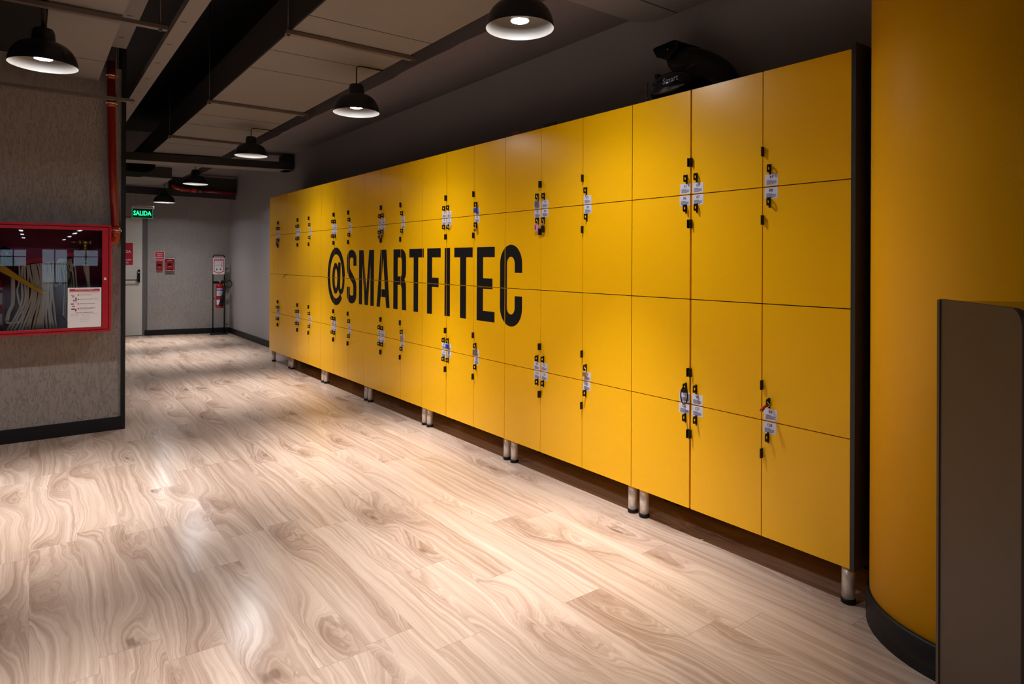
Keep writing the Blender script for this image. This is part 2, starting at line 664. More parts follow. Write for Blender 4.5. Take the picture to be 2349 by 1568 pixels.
def duct(name, x0, x1, y0, y1, z0, z1, label, seams):
    e = empty(name, (0, 0, 0), label, 'air duct')
    e.location = ((x0 + x1) / 2, (y0 + y1) / 2, z0)
    ox, oy, oz = e.location
    bm = bmesh.new()
    add_box(bm, x0 - ox, y0 - oy, 0, x1 - ox, y1 - oy, .012)
    obj('duct_underside', bm, M['duct'], e)
    bm = bmesh.new()
    add_box(bm, x0 - ox, y0 - oy, .012, x1 - ox, y1 - oy, z1 - z0)
    obj('duct_body', bm, M['duct_side'], e)
    for y in seams:
        box_obj('duct_seam', (x0 - ox + .002, y - oy - .003, -.0015, x1 - ox - .002, y - oy + .003, .0), M['dark_steel'], e)
    return e


duct('air_duct', 1.30, 2.115, 0.2, 12.42, 2.83, 3.10, 'long beige ceiling duct running parallel to the lockers behind the pendant row',
     [1.2, 2.45, 3.73, 4.50, 5.00, 6.9, 7.46, 8.85, 10.3, 11.6])
duct('air_duct', .078, .435, 0.2, 6.20, 2.84, 3.12, 'narrow beige ceiling duct above the red hose cabinet wall',
     [1.2, 2.45, 3.9, 5.55])
duct('air_duct', .30, 1.76, 11.22, 12.43, 2.655, 2.828, 'lower beige duct box at the far end, above the exit sign', [11.75])
# short cross duct with a rounded corner at the wall
bm = bmesh.new()
x0, x1, y0, y1, rr = 2.16, 3.06, 1.3, 2.70, .14
pts = [(x0, y0), (x1 - .03, y0), (x1 - .03, y1 - rr)] + [(x1 - .03 - rr + rr * math.cos(a), y1 - rr + rr * math.sin(a)) for a in [R(q) for q in range(10, 91, 10)]] + [(x0, y1)]
add_prism(bm, pts, 2, 2.85, 2.94)
e = empty('air_duct', (0, 0, 0), 'beige branch duct with a rounded corner above the near lockers', 'air duct')
obj('duct_body', bm, M['duct'], e, .006)
bm = bmesh.new()
add_box(bm, x0, 2.44, 2.8485, x1 - .04, 2.448, 2.850)
obj('duct_seam', bm, M['dark_steel'], e)


def rail(x0, x1, y, z, label, rods, group='support rails under the ducts'):
    e = empty('support_rail', ((x0 + x1) / 2, y, z), label, 'support rail', group)
    ox = e.location.x
    bm = bmesh.new()
    # open channel: web, two flanges
    add_box(bm, x0 - ox, -.021, .0, x1 - ox, .021, .003)
    add_box(bm, x0 - ox, -.021, .003, x1 - ox, -.018, .024)
    add_box(bm, x0 - ox, .018, .003, x1 - ox, .021, .024)
    obj('channel', bm, M['channel'], e)
    for x in rods:
        bm = bmesh.new()
        add_tube(bm, [(x - ox, 0, -.012), (x - ox, 0, 3.74 - z)], .005, 8)
        add_box(bm, x - ox - .01, -.01, -.008, x - ox + .01, .01, 0)
        obj('threaded_rod', bm, M['rod'], e)
    return e


for y, d in ((4.05, 'support rail under the long duct, in front of the second pendant lamp from the column'),
             (6.25, 'support rail under the long duct between the second and third pendant lamps'),
             (8.31, 'support rail under the long duct just beyond the third pendant lamp')):
    rail(1.262, 2.165, y, 2.802, d, (1.28, 2.145))
rail(-.6, .668, 4.44, 2.802, 'support rail crossing above the lamp nearest the hose cabinet', (.63, -.5))
rail(-.6, .676, 6.09, 2.683, 'support rail along the top of the stucco wall with the hose cabinet', (.55, -.5))


def tray(x0, x1, y0, y1, z, label):
    e = empty('cable_tray', ((x0 + x1) / 2, (y0 + y1) / 2, z), label, 'cable tray')
    hx, hy = (x1 - x0) / 2, (y1 - y0) / 2
    bm = bmesh.new()
    add_box(bm, -hx, -hy, 0, hx, hy, .003)
    add_box(bm, -hx, -hy, .003, -hx + .003, hy, .05)
    add_box(bm, hx - .003, -hy, .003, hx, hy, .05)
    obj('tray_channel', bm, M['duct'], e)
    y = -hy + .3
    while y < hy - .1:
        box_obj('tray_slot', (-.03, y, -.0008, .005, y + .012, 0), M['black_ceiling'], e)
        y += .55
    return e


tray(.757, .862, .5, 9.4, 2.95, 'beige perforated cable tray running over the open passage')
tray(.512, .615, .5, 6.05, 3.10, 'higher beige cable tray above the corner of the stucco wall')

# cross beams
def cross_beam(name, p0, p1, depth, z0, z1, label):
    """front lower edge runs from p0 to p1"""
    p0, p1 = Vector(p0), Vector(p1)
    d = (p1 - p0)
    L = d.length
    d.normalize()
    e = empty(name, (p0.x, p0.y, z0), label, 'beam', rz=math.atan2(d.y, d.x))
    bm = bmesh.new()
    add_box(bm, 0, 0, .006, L, depth, z1 - z0)
    obj('beam_web', bm, M['beam_face'], e)
    bm = bmesh.new()
    add_box(bm, 0, 0, 0, L, depth, .006)
    obj('beam_lit_underside', bm, M['beam_lit_underside'], e)
    return e


cross_beam('ceiling_beam', (-.2, 10.03), (3.06, 9.42), .30, 2.708, 2.815, 'black cross beam with underside coloured as lit between third and fourth pendant lamps')
cross_beam('ceiling_beam', (-.2, 12.50), (3.06, 12.72), .05, 2.515, 2.648, 'black cross beam just in front of the stucco end wall, behind the red pipe')
box_obj('beam_bracket', (2.95, 9.46, 2.708, 3.07, 9.75, 2.93), M['beam_face'])
tag(bpy.data.objects['beam_bracket'], 'black block where the middle cross beam meets the locker wall', 'bracket')
box_obj('beam_bracket', (1.95, 12.70, 2.650, 3.07, 12.80, 2.90), M['beam_face'])
tag(bpy.data.objects['beam_bracket.001'], 'black panel behind the red pipe on top of the far beam', 'panel')
# dark rounded air unit left behind the middle beam
bm = bmesh.new()
pts = [(1.0, 2.705), (1.30, 2.705)] + [(1.30 + .14 * math.sin(R(a)), 2.845 - .14 * math.cos(R(a))) for a in range(15, 91, 15)] + [(1.44, 2.93), (1.0, 2.93)]
pts = [(x, z) for x, z in pts]
add_prism(bm, [(x, min(z - .06, 2.826)) for x, z in pts], 1, 10.5, 11.2)
tag(obj('ceiling_air_unit', bm, mat('matt_black', (.004, .004, .004), .9, spec=.1)), 'dark rounded air unit under the far end of the long duct', 'air unit')

# red sprinkler pipe in front of the far beam
e = empty('sprinkler_pipe', (2.5, 12.6, 2.64), 'red sprinkler pipe with an orange elbow along the far beam', 'pipe')
bm = bmesh.new()
add_tube(bm, [(-.10, .0, .0), (.54, .03, -.01)], .032, 14)
obj('pipe_run', bm, M['red_pipe'], e)
bm = bmesh.new()
add_tube(bm, [(-.12, .0, 0), (-.22, -.005, .0)], .046, 14)
add_tube(bm, [(-.34, .0, .004), (-.40, .0, .008)], .045, 14)
add_tube(bm, [(-.22, 0, 0), (-.36, 0, .004), (-.46, 0, .02), (-.52, 0, .07)], .036, 14)
obj('pipe_elbow', bm, mat('orange_red_fitting', (.36, .04, .012), .3), e)
bm = bmesh.new()
add_tube(bm, [(-.11, 0, 0), (-.03, 0, 0)], .048, 14)
obj('pipe_coupling', bm, M['rod'], e)

# ================================================================== PENDANT LAMPS
def lamp_beam(narrow, mid, wide):
    out = []
    for nm, e, sz, bl in (('beam_light', narrow, 62, 1.0), ('shoulder_light', mid, 130, 1.0), ('spill_light', wide, 160, .95)):
        L = bpy.data.lights.new(nm, 'SPOT')
        L.energy = e
        L.color = LAMP_COLOR
        L.spot_size = R(sz)
        L.spot_blend = bl
        L.shadow_soft_size = .035
        out.append(L)
    return out


BEAMS = lamp_beam(LAMP_NARROW, LAMP_MID, LAMP_WIDE)


def pendant():
    e = empty('pendant_lamp', (0, 0, 0))
    prof = [(.165, 0), (.1655, .006), (.162, .03), (.154, .058), (.140, .084), (.120, .106), (.094, .122), (.062, .131), (.058, .136), (.057, .150), (.054, .185), (.047, .203), (.030, .208), (0, .209)]
    bm = bmesh.new()
    add_lathe(bm, prof, 48)
    obj('lamp_shade', bm, M['lamp_out'], e, recalc=False)
    bm = bmesh.new()
    inn = [(.1648, .0005), (.160, .03), (.152, .056), (.138, .081), (.118, .102), (.092, .118), (.060, .127), (.0, .128)]
    add_lathe(bm, inn, 48)
    obj('shade_lining', bm, M['lamp_in'], e, recalc=False)
    bm = bmesh.new()
    add_lathe(bm, [(0, .034), (.030, .0345), (.043, .038)], 32)
    obj('bulb_lens', bm, M['bulb'], e, recalc=False)
    bm = bmesh.new()
    add_lathe(bm, [(.0435, .037), (.045, .05), (.036, .085), (.022, .11), (.022, .127)], 32)
    obj('bulb_body', bm, M['white_print'], e, recalc=False)
    for L in BEAMS:
        lo = bpy.data.objects.new(L.name, L)
        col.objects.link(lo)
        lo.parent = e
        lo.location = (0, 0, .028)
    return e


def cable(e, pts, r=.0045):
    bm = bmesh.new()
    add_tube(bm, pts, r, 8)
    obj('lamp_cable', bm, M['black_plastic'], e)


P = pendant()
lamps = [
    (1.90, 2.49, 2.527, 'black dome pendant lamp hanging nearest the yellow column', 'bend'),
    (1.90, 4.45, 2.475, 'black dome pendant lamp, second from the yellow column', 'bend'),
    (1.90, 7.25, 2.520, 'black dome pendant lamp, third from the yellow column', 'bend'),
    (1.90, 10.17, 2.488, 'black dome pendant lamp just beyond the middle cross beam', 'up'),
    (1.825, 12.35, 2.372, 'black dome pendant lamp closest to the end wall and exit sign', 'up'),
    (.055, 4.482, 2.487, 'black dome pendant lamp hanging in front of the hose cabinet wall', 'thick'),
    (.06, 1.70, 2.50, 'unseen black dome pendant lamp added above the near floor', 'up'),  # from here on, lamps out of frame, added to light the room
    (.06, -.9, 2.50, 'unseen black dome pendant lamp added behind the viewer', 'up'),
    (-2.0, 4.47, 2.50, 'black dome pendant lamp out of frame beside the stucco wall', 'up'),
]
first = True
for x, y, z, lab, how in lamps:
    e = P if first else copy_tree(P)
    if first:
        first = False
        base_children = list(P.children)
    else:
        for ch in list(e.children):
            if ch.name.startswith('lamp_cable'):
                bpy.data.objects.remove(ch)
    e.location = (x, y, z)
    tag(e, lab, 'pendant lamp', 'pendant lamps')
    if how == 'bend':
        top = 2.82 - z
        cable(e, [(0, 0, .205), (0, 0, top - .03), (.004, 0, top - .012), (.02, 0, top - .003), (.05, 0, top), (.215, 0, top)])
    elif how == 'thick':
        cable(e, [(0, 0, .205), (0, 0, 3.74 - z)], .012)
    else:
        cable(e, [(0, 0, .205), (0, 0, 2.828 - z)])

# ================================================================== LOCKERS
CW, RH = .39584, .52666
YB, ZT = 1.27116, 2.2647
ZB = ZT - 4 * RH


def fill2d(loops, extrude=0.0):
    """closed polylines (holes allowed) in 2D -> (verts, faces)"""
    cu = bpy.data.curves.new('tmp', 'CURVE')
    cu.dimensions = '2D'
    cu.fill_mode = 'BOTH'
    cu.extrude = extrude
    for lp in loops:
        s = cu.splines.new('POLY')
        s.points.add(len(lp) - 1)
        for p, q in zip(s.points, lp):
            p.co = (q[0], q[1], 0, 1)
        s.use_cyclic_u = True
    o = bpy.data.objects.new('tmp', cu)
    col.objects.link(o)
    dg = bpy.context.evaluated_depsgraph_get()
    me = bpy.data.meshes.new_from_object(o.evaluated_get(dg))
    vs = [v.co.copy() for v in me.vertices]
    fs = [tuple(p.vertices) for p in me.polygons]
    bpy.data.objects.remove(o)
    bpy.data.meshes.remove(me)
    bpy.data.curves.remove(cu)
    return vs, fs


def stroke(path, wd):
    """outline of a thick open path; wd width or list"""
    n = len(path)
    L, Rr = [], []
    for i in range(n):
        a = Vector(path[max(i - 1, 0)])
        b = Vector(path[min(i + 1, n - 1)])
        d = (b - a).normalized()
        nrm = Vector((-d.y, d.x))
        ww = wd[i] if isinstance(wd, list) else wd
        p = Vector(path[i])
        L.append(tuple(p + nrm * ww / 2))
        Rr.append(tuple(p - nrm * ww / 2))
    return L + Rr[::-1]


def arc(cx, cz, rx, rz, a0, a1, n=14):
    return [(cx + rx * math.cos(R(a0 + (a1 - a0) * i / n)), cz + rz * math.sin(R(a0 + (a1 - a0) * i / n))) for i in range(n + 1)]


def smooth(pts, it=3):
    for _ in range(it):
        q = [pts[0]]
        for a, b in zip(pts, pts[1:]):
            q.append((a[0] * .75 + b[0] * .25, a[1] * .75 + b[1] * .25))
            q.append((a[0] * .25 + b[0] * .75, a[1] * .25 + b[1] * .75))
        q.append(pts[-1])
        pts = q
    return pts


ZL, ZC = .960, 1.502      # baseline and cap height of the lettering
LET = []                  # each entry: loops in (Y, z)
# at sign
ring = [(6.640, 1.000)] + arc(6.757, 1.2265, .212, .275, -62, -270, 40)
ring = [(6.606, 1.003), (6.650, .972), (6.700, .955)]
ring += arc(6.757, 1.2265, .2135, .2765, -100, -360, 50)[0:0]
cx, cz, rx, rz = 6.757, 1.2265, .2095, .2760
rp = []
for i in range(61):
    a = R(-52 - (i / 60) * 318)       # runs in (u = -Y) sense below
    rp.append((cx + rx * -math.cos(a) * -1, cz + rz * math.sin(a)))
# explicit: parameter in u = -Y; tail at lower right, round the left, over the top, down the right side
rp = []
for i in range(71):
    a = R(-48) - R(312) * i / 70
    u = rx * math.cos(a)
    rp.append((-u, rz * math.sin(a)))
rp = [(cx + p[0], cz + p[1]) for p in rp]
rw = []
for p in rp:
    t = abs(p[1] - cz) / rz
    rw.append(.073)
tail = smooth([rp[-1], (6.548, 1.150), (6.575, 1.085), (6.615, 1.060), (6.655, 1.075), (6.672, 1.120)], 2)
LET.append([stroke(rp, rw)])
LET.append([stroke(tail, .055)])
LET.append([stroke([(6.660, 1.378), (6.678, 1.10)], .068)])
bowl_o = [(6.768 + .098 * math.cos(R(a)), 1.205 + .168 * math.sin(R(a))) for a in range(0, 360, 10)]
bowl_i = [(6.757 + .038 * math.cos(R(a)), 1.205 + .106 * math.sin(R(a))) for a in range(0, 360, 10)]
LET.append([bowl_o, bowl_i])
# S
def U(pts, y0):
    return [(y0 - u, ZL + z) for u, z in pts]


sp = [(.209, .385), (.209, .455)] + arc(.125, .455, .084, .0545, 0, 180, 16)[1:] + [(.041, .41)] + smooth([(.041, .41), (.041, .335), (.125, .27), (.209, .205), (.209, .13)], 3)[1:] + [(.209, .09)] + arc(.125, .09, .084, .0545, 0, -180, 16)[1:] + [(.041, .165)]
LET.append([stroke(U(sp, 6.459), .080)])
# M
LET.append([[(6.145, ZC), (6.036, ZC), (5.969, 1.10), (5.903, ZC), (5.791, ZC), (5.795, ZL), (5.874, ZL), (5.872, 1.37), (5.930, ZL), (6.008, ZL), (6.066, 1.37), (6.070, ZL), (6.147, ZL)]])
# A
LET.append([[(5.646, ZC), (5.523, ZC), (5.451, ZL), (5.525, ZL), (5.540, 1.057), (5.642, 1.057), (5.659, ZL), (5.733, ZL)],
            [(5.634, 1.130), (5.552, 1.130), (5.590, 1.43)]])
# R
ro = [(5.375, ZC), (5.215, ZC)] + arc(-5.215, 1.412, .087, .09, 90, 0, 10) + arc(-5.215, 1.290, .087, .07, 0, -50, 6) + [(-5.150, 1.222)] + smooth([(-5.150, 1.222), (-5.128, 1.19), (-5.128, 1.12)], 2)
ro = [p if p[0] > 0 else (-p[0], p[1]) for p in ro]
ro += [(5.124, ZL), (5.206, ZL), (5.210, 1.130), (5.217, 1.165), (5.240, 1.183), (5.290, 1.183), (5.290, ZL), (5.377, ZL)]
ri = [(5.289, 1.427), (5.235, 1.427), (5.217, 1.420), (5.211, 1.400), (5.211, 1.285), (5.217, 1.265), (5.235, 1.258), (5.289, 1.258)]
LET.append([ro, ri])
# T F I T E
LET.append([[(5.068, ZC), (4.809, ZC), (4.809, 1.427), (4.905, 1.427), (4.905, ZL), (4.988, ZL), (4.988, 1.427), (5.068, 1.427)]])
LET.append([[(4.750, ZC), (4.528, ZC), (4.528, 1.427), (4.668, 1.427), (4.668, 1.261), (4.560, 1.261), (4.560, 1.185), (4.668, 1.185), (4.668, ZL), (4.750, ZL)]])
LET.append([[(4.466, ZC), (4.383, ZC), (4.383, ZL), (4.466, ZL)]])
LET.append([[(4.321, ZC), (4.058, ZC), (4.058, 1.427), (4.148, 1.427), (4.148, ZL), (4.234, ZL), (4.234, 1.427), (4.321, 1.427)]])
LET.append([[(4.001, ZC), (3.770, ZC), (3.770, 1.427), (3.918, 1.427), (3.918, 1.273), (3.798, 1.273), (3.798, 1.197), (3.918, 1.197), (3.918, 1.035), (3.770, 1.035), (3.770, ZL), (4.001, ZL)]])
# C
cp = [(.2145, .36), (.2145, .42)] + arc(.128, .42, .0865, .0915, 0, 180, 18)[1:] + [(.0415, .125)] + arc(.128, .118, .0865, .0885, 180, 360, 18)[1:] + [(.2145, .20)]
LET.append([stroke(U(cp, 3.705), .083)])

LETMESH = []
for loops in LET:
    vs, fs = fill2d(loops)
    LETMESH.append(([(v.x, v.y) for v in vs], fs))


def lettering_for(y0, y1, z0, z1):
    bm = bmesh.new()
    any_ = False
    for li, (vs, fs) in enumerate(LETMESH):
        if max(v[0] for v in vs) < y0 or min(v[0] for v in vs) > y1 or max(v[1] for v in vs) < z0 or min(v[1] for v in vs) > z1:
            continue
        b2 = bmesh.new()
        bv = [b2.verts.new((-.00025 * li if li < 4 else 0, y, z)) for y, z in vs]
        for f in fs:
            try:
                b2.faces.new([bv[i] for i in f])
            except ValueError:
                pass
        for co, no in (((0, y0, 0), (0, -1, 0)), ((0, y1, 0), (0, 1, 0)), ((0, 0, z0), (0, 0, -1)), ((0, 0, z1), (0, 0, 1))):
            bmesh.ops.bisect_plane(b2, geom=b2.verts[:] + b2.edges[:] + b2.faces[:], plane_co=co, plane_no=no, clear_outer=True)
        if b2.faces:
            any_ = True
            mp = {v: bm.verts.new(v.co) for v in b2.verts}
            for f in b2.faces:
                bm.faces.new([mp[v] for v in f.verts])
        b2.free()
    if not any_:
        bm.free()
        return None
    bm.normal_update()
    for f in bm.faces:
        if f.normal.x > 0:
            f.normal_flip()
    return bm


def mesh_only(name, bm, mats):
    o = obj(name, bm, mats)
    me = o.data
    bpy.data.objects.remove(o)
    return me


# shared meshes of the small door hardware
tab_out = [(-.028, -.013), (-.024, -.018), (0, -.018), (0, .018), (-.024, .018), (-.028, .013)]
hole = [(-.0155 + .0062 * math.cos(R(a)), .0075 * math.sin(R(a))) for a in range(0, 360, 24)]
vs, fs = fill2d([tab_out, hole], .0016)
bm = bmesh.new()
bv = [bm.verts.new((v.x, v.z, v.y)) for v in vs]
for f in fs:
    try:
        bm.faces.new([bv[i] for i in f])
    except ValueError:
        pass
add_box(bm, -.003, -.003, -.026, 0, .006, .0205)
ME_HASP = mesh_only('lock_hasp', bm, M['black_plastic'])
bm = bmesh.new()
add_box(bm, -.0195, -.002, -.0215, .002, .002, .0215)
ME_TAB = mesh_only('pull_tab', bm, M['black_plastic'])

_doorme = {}


def door_mesh(gl, gh):
    key = (gl, gh)
    if key not in _doorme:
        bm = bmesh.new()
        add_box(bm, 0, -CW / 2 + gl, -RH / 2 + .0022, .018, CW / 2 - gh, RH / 2 - .0022)
        _doorme[key] = mesh_only('door', bm, M['yellow'])
    return _doorme[key]


def leaf(name, me, parent, loc):
    o = bpy.data.objects.new(name, me)
    col.objects.link(o)
    o.parent = parent
    o.location = loc
    return o


def sticker_mesh(num):
    bm = bmesh.new()
    add_box(bm, -.0007, -.032, -.0255, 0, .032, .0255, 0)
    o = (-.0010, 0, 0)
    ux, uz = (0, -1, 0), (0, 0, 1)
    add_text(bm, num, (-.0011, 0, .0055), ux, uz, .0145, None, 1, True, True)
    for i, (a, b) in enumerate(((-.024, .004), (-.024, .024), (-.024, .022), (-.024, .025), (-.024, .012))):
        z = -.0015 - i * .0042
        add_quad(bm, (-.0011, 0, 0), ux, uz, a, b, z - .0024, z, 2)
    return mesh_only('number_sticker', bm, [M['sticker'], M['ink'], M['ink_grey']])


units = [
    (0, 3, 'three column bank of yellow lockers at the near end, beside the yellow column'),
    (3, 6, 'three column bank of yellow lockers carrying most of the black letter C'),
    (6, 9, 'three column bank of yellow lockers carrying the black letters F, I, T and E'),
    (9, 12, 'three column bank of yellow lockers carrying the black letters A and R'),
    (12, 15, 'three column bank of yellow lockers carrying the black at sign and letter S'),
    (15, 18, 'three column bank of yellow lockers without lettering, beyond the at sign'),
    (18, 20, 'narrow two column bank of yellow lockers at the far end of the row'),
]
hasp_pos = {}
for c0, c1, lab in units:
    ya, yb = YB + c0 * CW, YB + c1 * CW
    ym = (ya + yb) / 2
    root = empty('locker_bank', (XD, ym, 0), lab, 'lockers', 'banks of yellow lockers')
    bm = bmesh.new()
    th = .016
    h = (yb - ya) / 2 - .0008
    t_end = .0
    zt = 2.271
    add_box(bm, .0195, -h, zt - th, .40, h, zt)
    add_box(bm, .384, -h, ZB + .003 + th, .40, h, zt - th)
    for k in range(c0, c1 + 1):
        yy = YB + k * CW - ym
        a, b = yy - th / 2, yy + th / 2
        if k == c0:
            a, b = -h, -h + th
        if k == c1:
            a, b = h - th, h
        add_box(bm, .0195, a, ZB + .003 + th, .384, b, zt - th)
    for r in range(1, 4):
        z = ZT - r * RH
        add_box(bm, .0195, -h + th, z - th / 2, .384, h - th, z + th / 2)
    obj('carcass', bm, M['carcass'], root)
    box_obj('bounce_bottom_panel', (.0195, -h, ZB + .003, .40, h, ZB + .003 + th - .0005), M['yellow'], root)  # unseen, made yellow to bounce warm light onto the floor underneath
    if c0 == 0:
        bm = bmesh.new()
        add_box(bm, -.004, -h - .019, ZB - .004, .41, -h - .001, 2.287)
        obj('end_panel', bm, M['end_panel'], root, .001)
    for yy in (ya + .029, yb - .055):
        for xx in (.047, .35):
            bm = bmesh.new()
            add_lathe(bm, [(.0, .020), (.0255, .020), (.0255, ZB + .003), (0, ZB + .003)], 24, 0, (0, 0, 0))
            lg = obj('leg', bm, M['steel'], root, loc=(xx, yy - ym, 0))
            bm = bmesh.new()
            add_lathe(bm, [(0, 0), (.0275, 0), (.0285, .004), (.0285, .017), (.026, .022), (0, .022)], 24)
            obj('leg_foot', bm, M['black_plastic'], lg)
    for k in range(c0, c1):
        gl = .0055 if k == 2 else .0023
        gh = .0055 if k == 1 else (.0030 if k == 0 else .0023)
        yc = YB + (k + .5) * CW
        high = (k % 3 != 2) if k < 18 else (k == 18)
        for r in range(4):
            zc = ZT - (r + .5) * RH
            d = leaf('door', door_mesh(gl, gh), root, (0, yc - ym, zc))
            num = (49 + k, 88 - k, 89 + k, 128 - k)[r]
            up = r in (0, 2)                     # hardware at the door's lower edge
            s = -1 if up else 1
            ze = s * RH / 2
            if high:
                ye, sy, hy, ty = CW / 2, CW / 2 - .010 - .032, CW / 2 - .037, CW / 2 - gh - .0022
            else:
                ye, sy, hy, ty = -CW / 2, -CW / 2 + .004 + .032, -CW / 2 + .026, -CW / 2 + gl + .0022
            zs = ze + (.031 if up else -.028)
            zh = ze + (.083 if up else -.070)
            ztb = ze + (.160 if up else -.148)
            # labels sit slightly unevenly
            random.seed(num)
            j = random.uniform(-.0025, .0025)
            leaf('number_sticker', sticker_mesh(str(num)), d, (0, sy + j, zs + random.uniform(-.0012, .0012)))
            hj = random.uniform(-.003, .003)
            leaf('lock_hasp', ME_HASP, d, (0, hy + j, zh + hj))
            leaf('pull_tab', ME_TAB, d, (0, ty, ztb))
            hasp_pos[num] = (XD - .0155, yc + hy + j, zc + zh + hj)
            zlo, zhi = zc - RH / 2 + .0022, zc + RH / 2 - .0022
            bm = lettering_for(yc - CW / 2 + gl + .0010, yc + CW / 2 - gh - .0010, zlo + .0012, zhi - .0012)
            if bm is not None:
                for v in bm.verts:
                    v.co = (v.co.x - .0006, v.co.y - yc, v.co.z - zc)
                o = obj('black_lettering', bm, M['vinyl'], d, recalc=False)

# ------------------------------------------------------------------ padlocks and things hung on the doors
def padlock(num, m, label, w=.032, h=.034, t=.014, shackle=.022, swing=0.0):
    x, y, z = hasp_pos[num]
    e = empty('padlock', (x, y, z - .006), label, 'padlock', 'padlocks on the lockers', rz=swing)
    zb = -shackle
    bm = bmesh.new()
    add_box(bm, -t / 2, -w / 2, zb - h, t / 2, w / 2, zb)
    obj('lock_body', bm, m, e, .003)
    bm = bmesh.new()
    rr = w * .30
    pts = [(0, -rr, zb - .002), (0, -rr, -rr * .6)] + [(0, -rr * math.cos(R(a)), -rr * .6 + rr * math.sin(R(a))) for a in range(20, 180, 20)] + [(0, rr, -rr * .6), (0, rr, zb - .002)]
    add_tube(bm, pts, .0024, 8)
    obj('shackle', bm, M['silver'], e)
    return e


grey_lock = mat('grey_brown_padlock', (.30, .24, .20), .4, .7)
padlock(54, grey_lock, 'grey metal padlock covering number sticker 54', .030, .040)
padlock(55, M['blue'], 'blue padlock over sticker 55, above the second letter T')
padlock(82, M['brass'], 'small brass padlock below sticker 82', .024, .022)
p = padlock(83, M['pink'], 'pink padlock with a column of number dials below sticker 83', .032, .044)
bm = bmesh.new()
for i in range(4):
    add_box(bm, -.009, .002, -.030 - i * .008, -.0065, .010, -.0255 - i * .008)
obj('dials', bm, M['black_plastic'], p)
padlock(84, M['black_plastic'], 'black padlock below sticker 84, beside the pink padlock', .028, .045, .014, .03)
padlock(92, M['brass'], 'brass padlock hanging over sticker 92', .028, .026)
padlock(95, grey_lock, 'grey brown padlock over sticker 95, below the gap between letters T and E', .030, .046)
padlock(96, M['blue'], 'blue padlock over sticker 96, below the letter I')
padlock(78, mat('dark_brown_padlock', (.10, .05, .03), .45, .5), 'dark brown padlock above the letter A, the one of the pair nearer the letter R', .026, .030)
padlock(77, mat('dark_brown_padlock', (.10, .05, .03), .45, .5), 'dark brown padlock above the letter A, the one of the pair nearer the at sign', .026, .030)
padlock(69, M['purple'], 'purple padlock on the farthest upper lockers', .034, .040, .02)
padlock(107, mat('brown_padlock', (.16, .09, .06), .5, .3), 'small brown padlock on the farthest lower lockers', .026, .026)
# keys on ring, lower hasp under letter R
x, y, z = hasp_pos[98]
e = empty('key_ring', (x, y, z - .008), 'steel key ring with two brass keys hanging from a lower hasp under letter R', 'keys')
bm = bmesh.new()
add_tube(bm, [(0, .018 * math.cos(R(a)), -.016 + .018 * math.sin(R(a))) for a in range(0, 360, 20)], .0018, 8, closed=True)
obj('ring', bm, M['silver'], e)
for dy, tl in ((-.012, .3), (.010, -.2)):
    bm = bmesh.new()
    add_lathe(bm, [(0, -.0012), (.010, -.0012), (.010, .0012), (0, .0012)], 14)
    for v in bm.verts:
        v.co = (v.co.z, v.co.x, v.co.y)
    add_box(bm, -.0012, -.003, -.042, .0012, .003, -.008)
    k = obj('key', bm, M['brass'], e, loc=(0, dy, -.040))
    k.rotation_euler = (tl, 0, 0)
# black cable lock over sticker 91
x, y, z = hasp_pos[91]
e = empty('cable_lock', (x, y, z - .004), 'black cable lock looped through the hasp over sticker 91', 'cable lock')
bm = bmesh.new()
add_tube(bm, [(-.002, .021 * math.cos(R(a)), -.040 + .042 * math.sin(R(a))) for a in range(0, 360, 15)], .0030, 8, closed=True)
obj('cable', bm, M['black_plastic'], e)
bm = bmesh.new()
add_box(bm, -.012, -.016, -.024, .006, .014, -.006)
obj('lock_body', bm, M['black_plastic'], e, .004)
# red tag on hasp 89
x, y, z = hasp_pos[89]
e = empty('padlock', (x, y, z - .006), 'small silver padlock with a red rubber tag beside sticker 89', 'padlock', 'padlocks on the lockers')
bm = bmesh.new()
add_tube(bm, [(0, .0, .002), (-.012, 0, -.004), (-.03, .002, -.014), (-.045, .004, -.024)], [.004, .005, .0065, .008], 10)
obj('red_tag', bm, M['red_paint'], e)
bm = bmesh.new()
add_tube(bm, [(0, -.008 * math.cos(R(a)), -.002 + .008 * math.sin(R(a))) for a in range(0, 360, 30)], .0022, 8, closed=True)
obj('shackle', bm, M['silver'], e)
# white tag through hasp 81
x, y, z = hasp_pos[81]
bm = bmesh.new()
add_tube(bm, [(0, 0, 0), (-.012, -.01, .010), (-.012, -.028, .026), (-.002, -.038, .034), (.006, -.034, .010), (0, -.01, -.006)], .0035, 8)
o = obj('cable_tie', bm, M['white_print'], loc=(x, y, z))
tag(o, 'white cable tie looped through the hasp under sticker 81', 'cable tie')
# thin black strap out of the middle joint
bm = bmesh.new()
add_tube(bm, [(.012, 0, .002), (-.008, 0, .003), (-.022, 0, -.002), (-.038, 0, -.018), (-.052, .0, -.045)], .0035, 8)
o = obj('strap', bm, M['black_plastic'], loc=(XD, 8.42, ZT - 2 * RH))
tag(o, 'thin black strap sticking out of the joint near the far end of the lockers', 'strap')

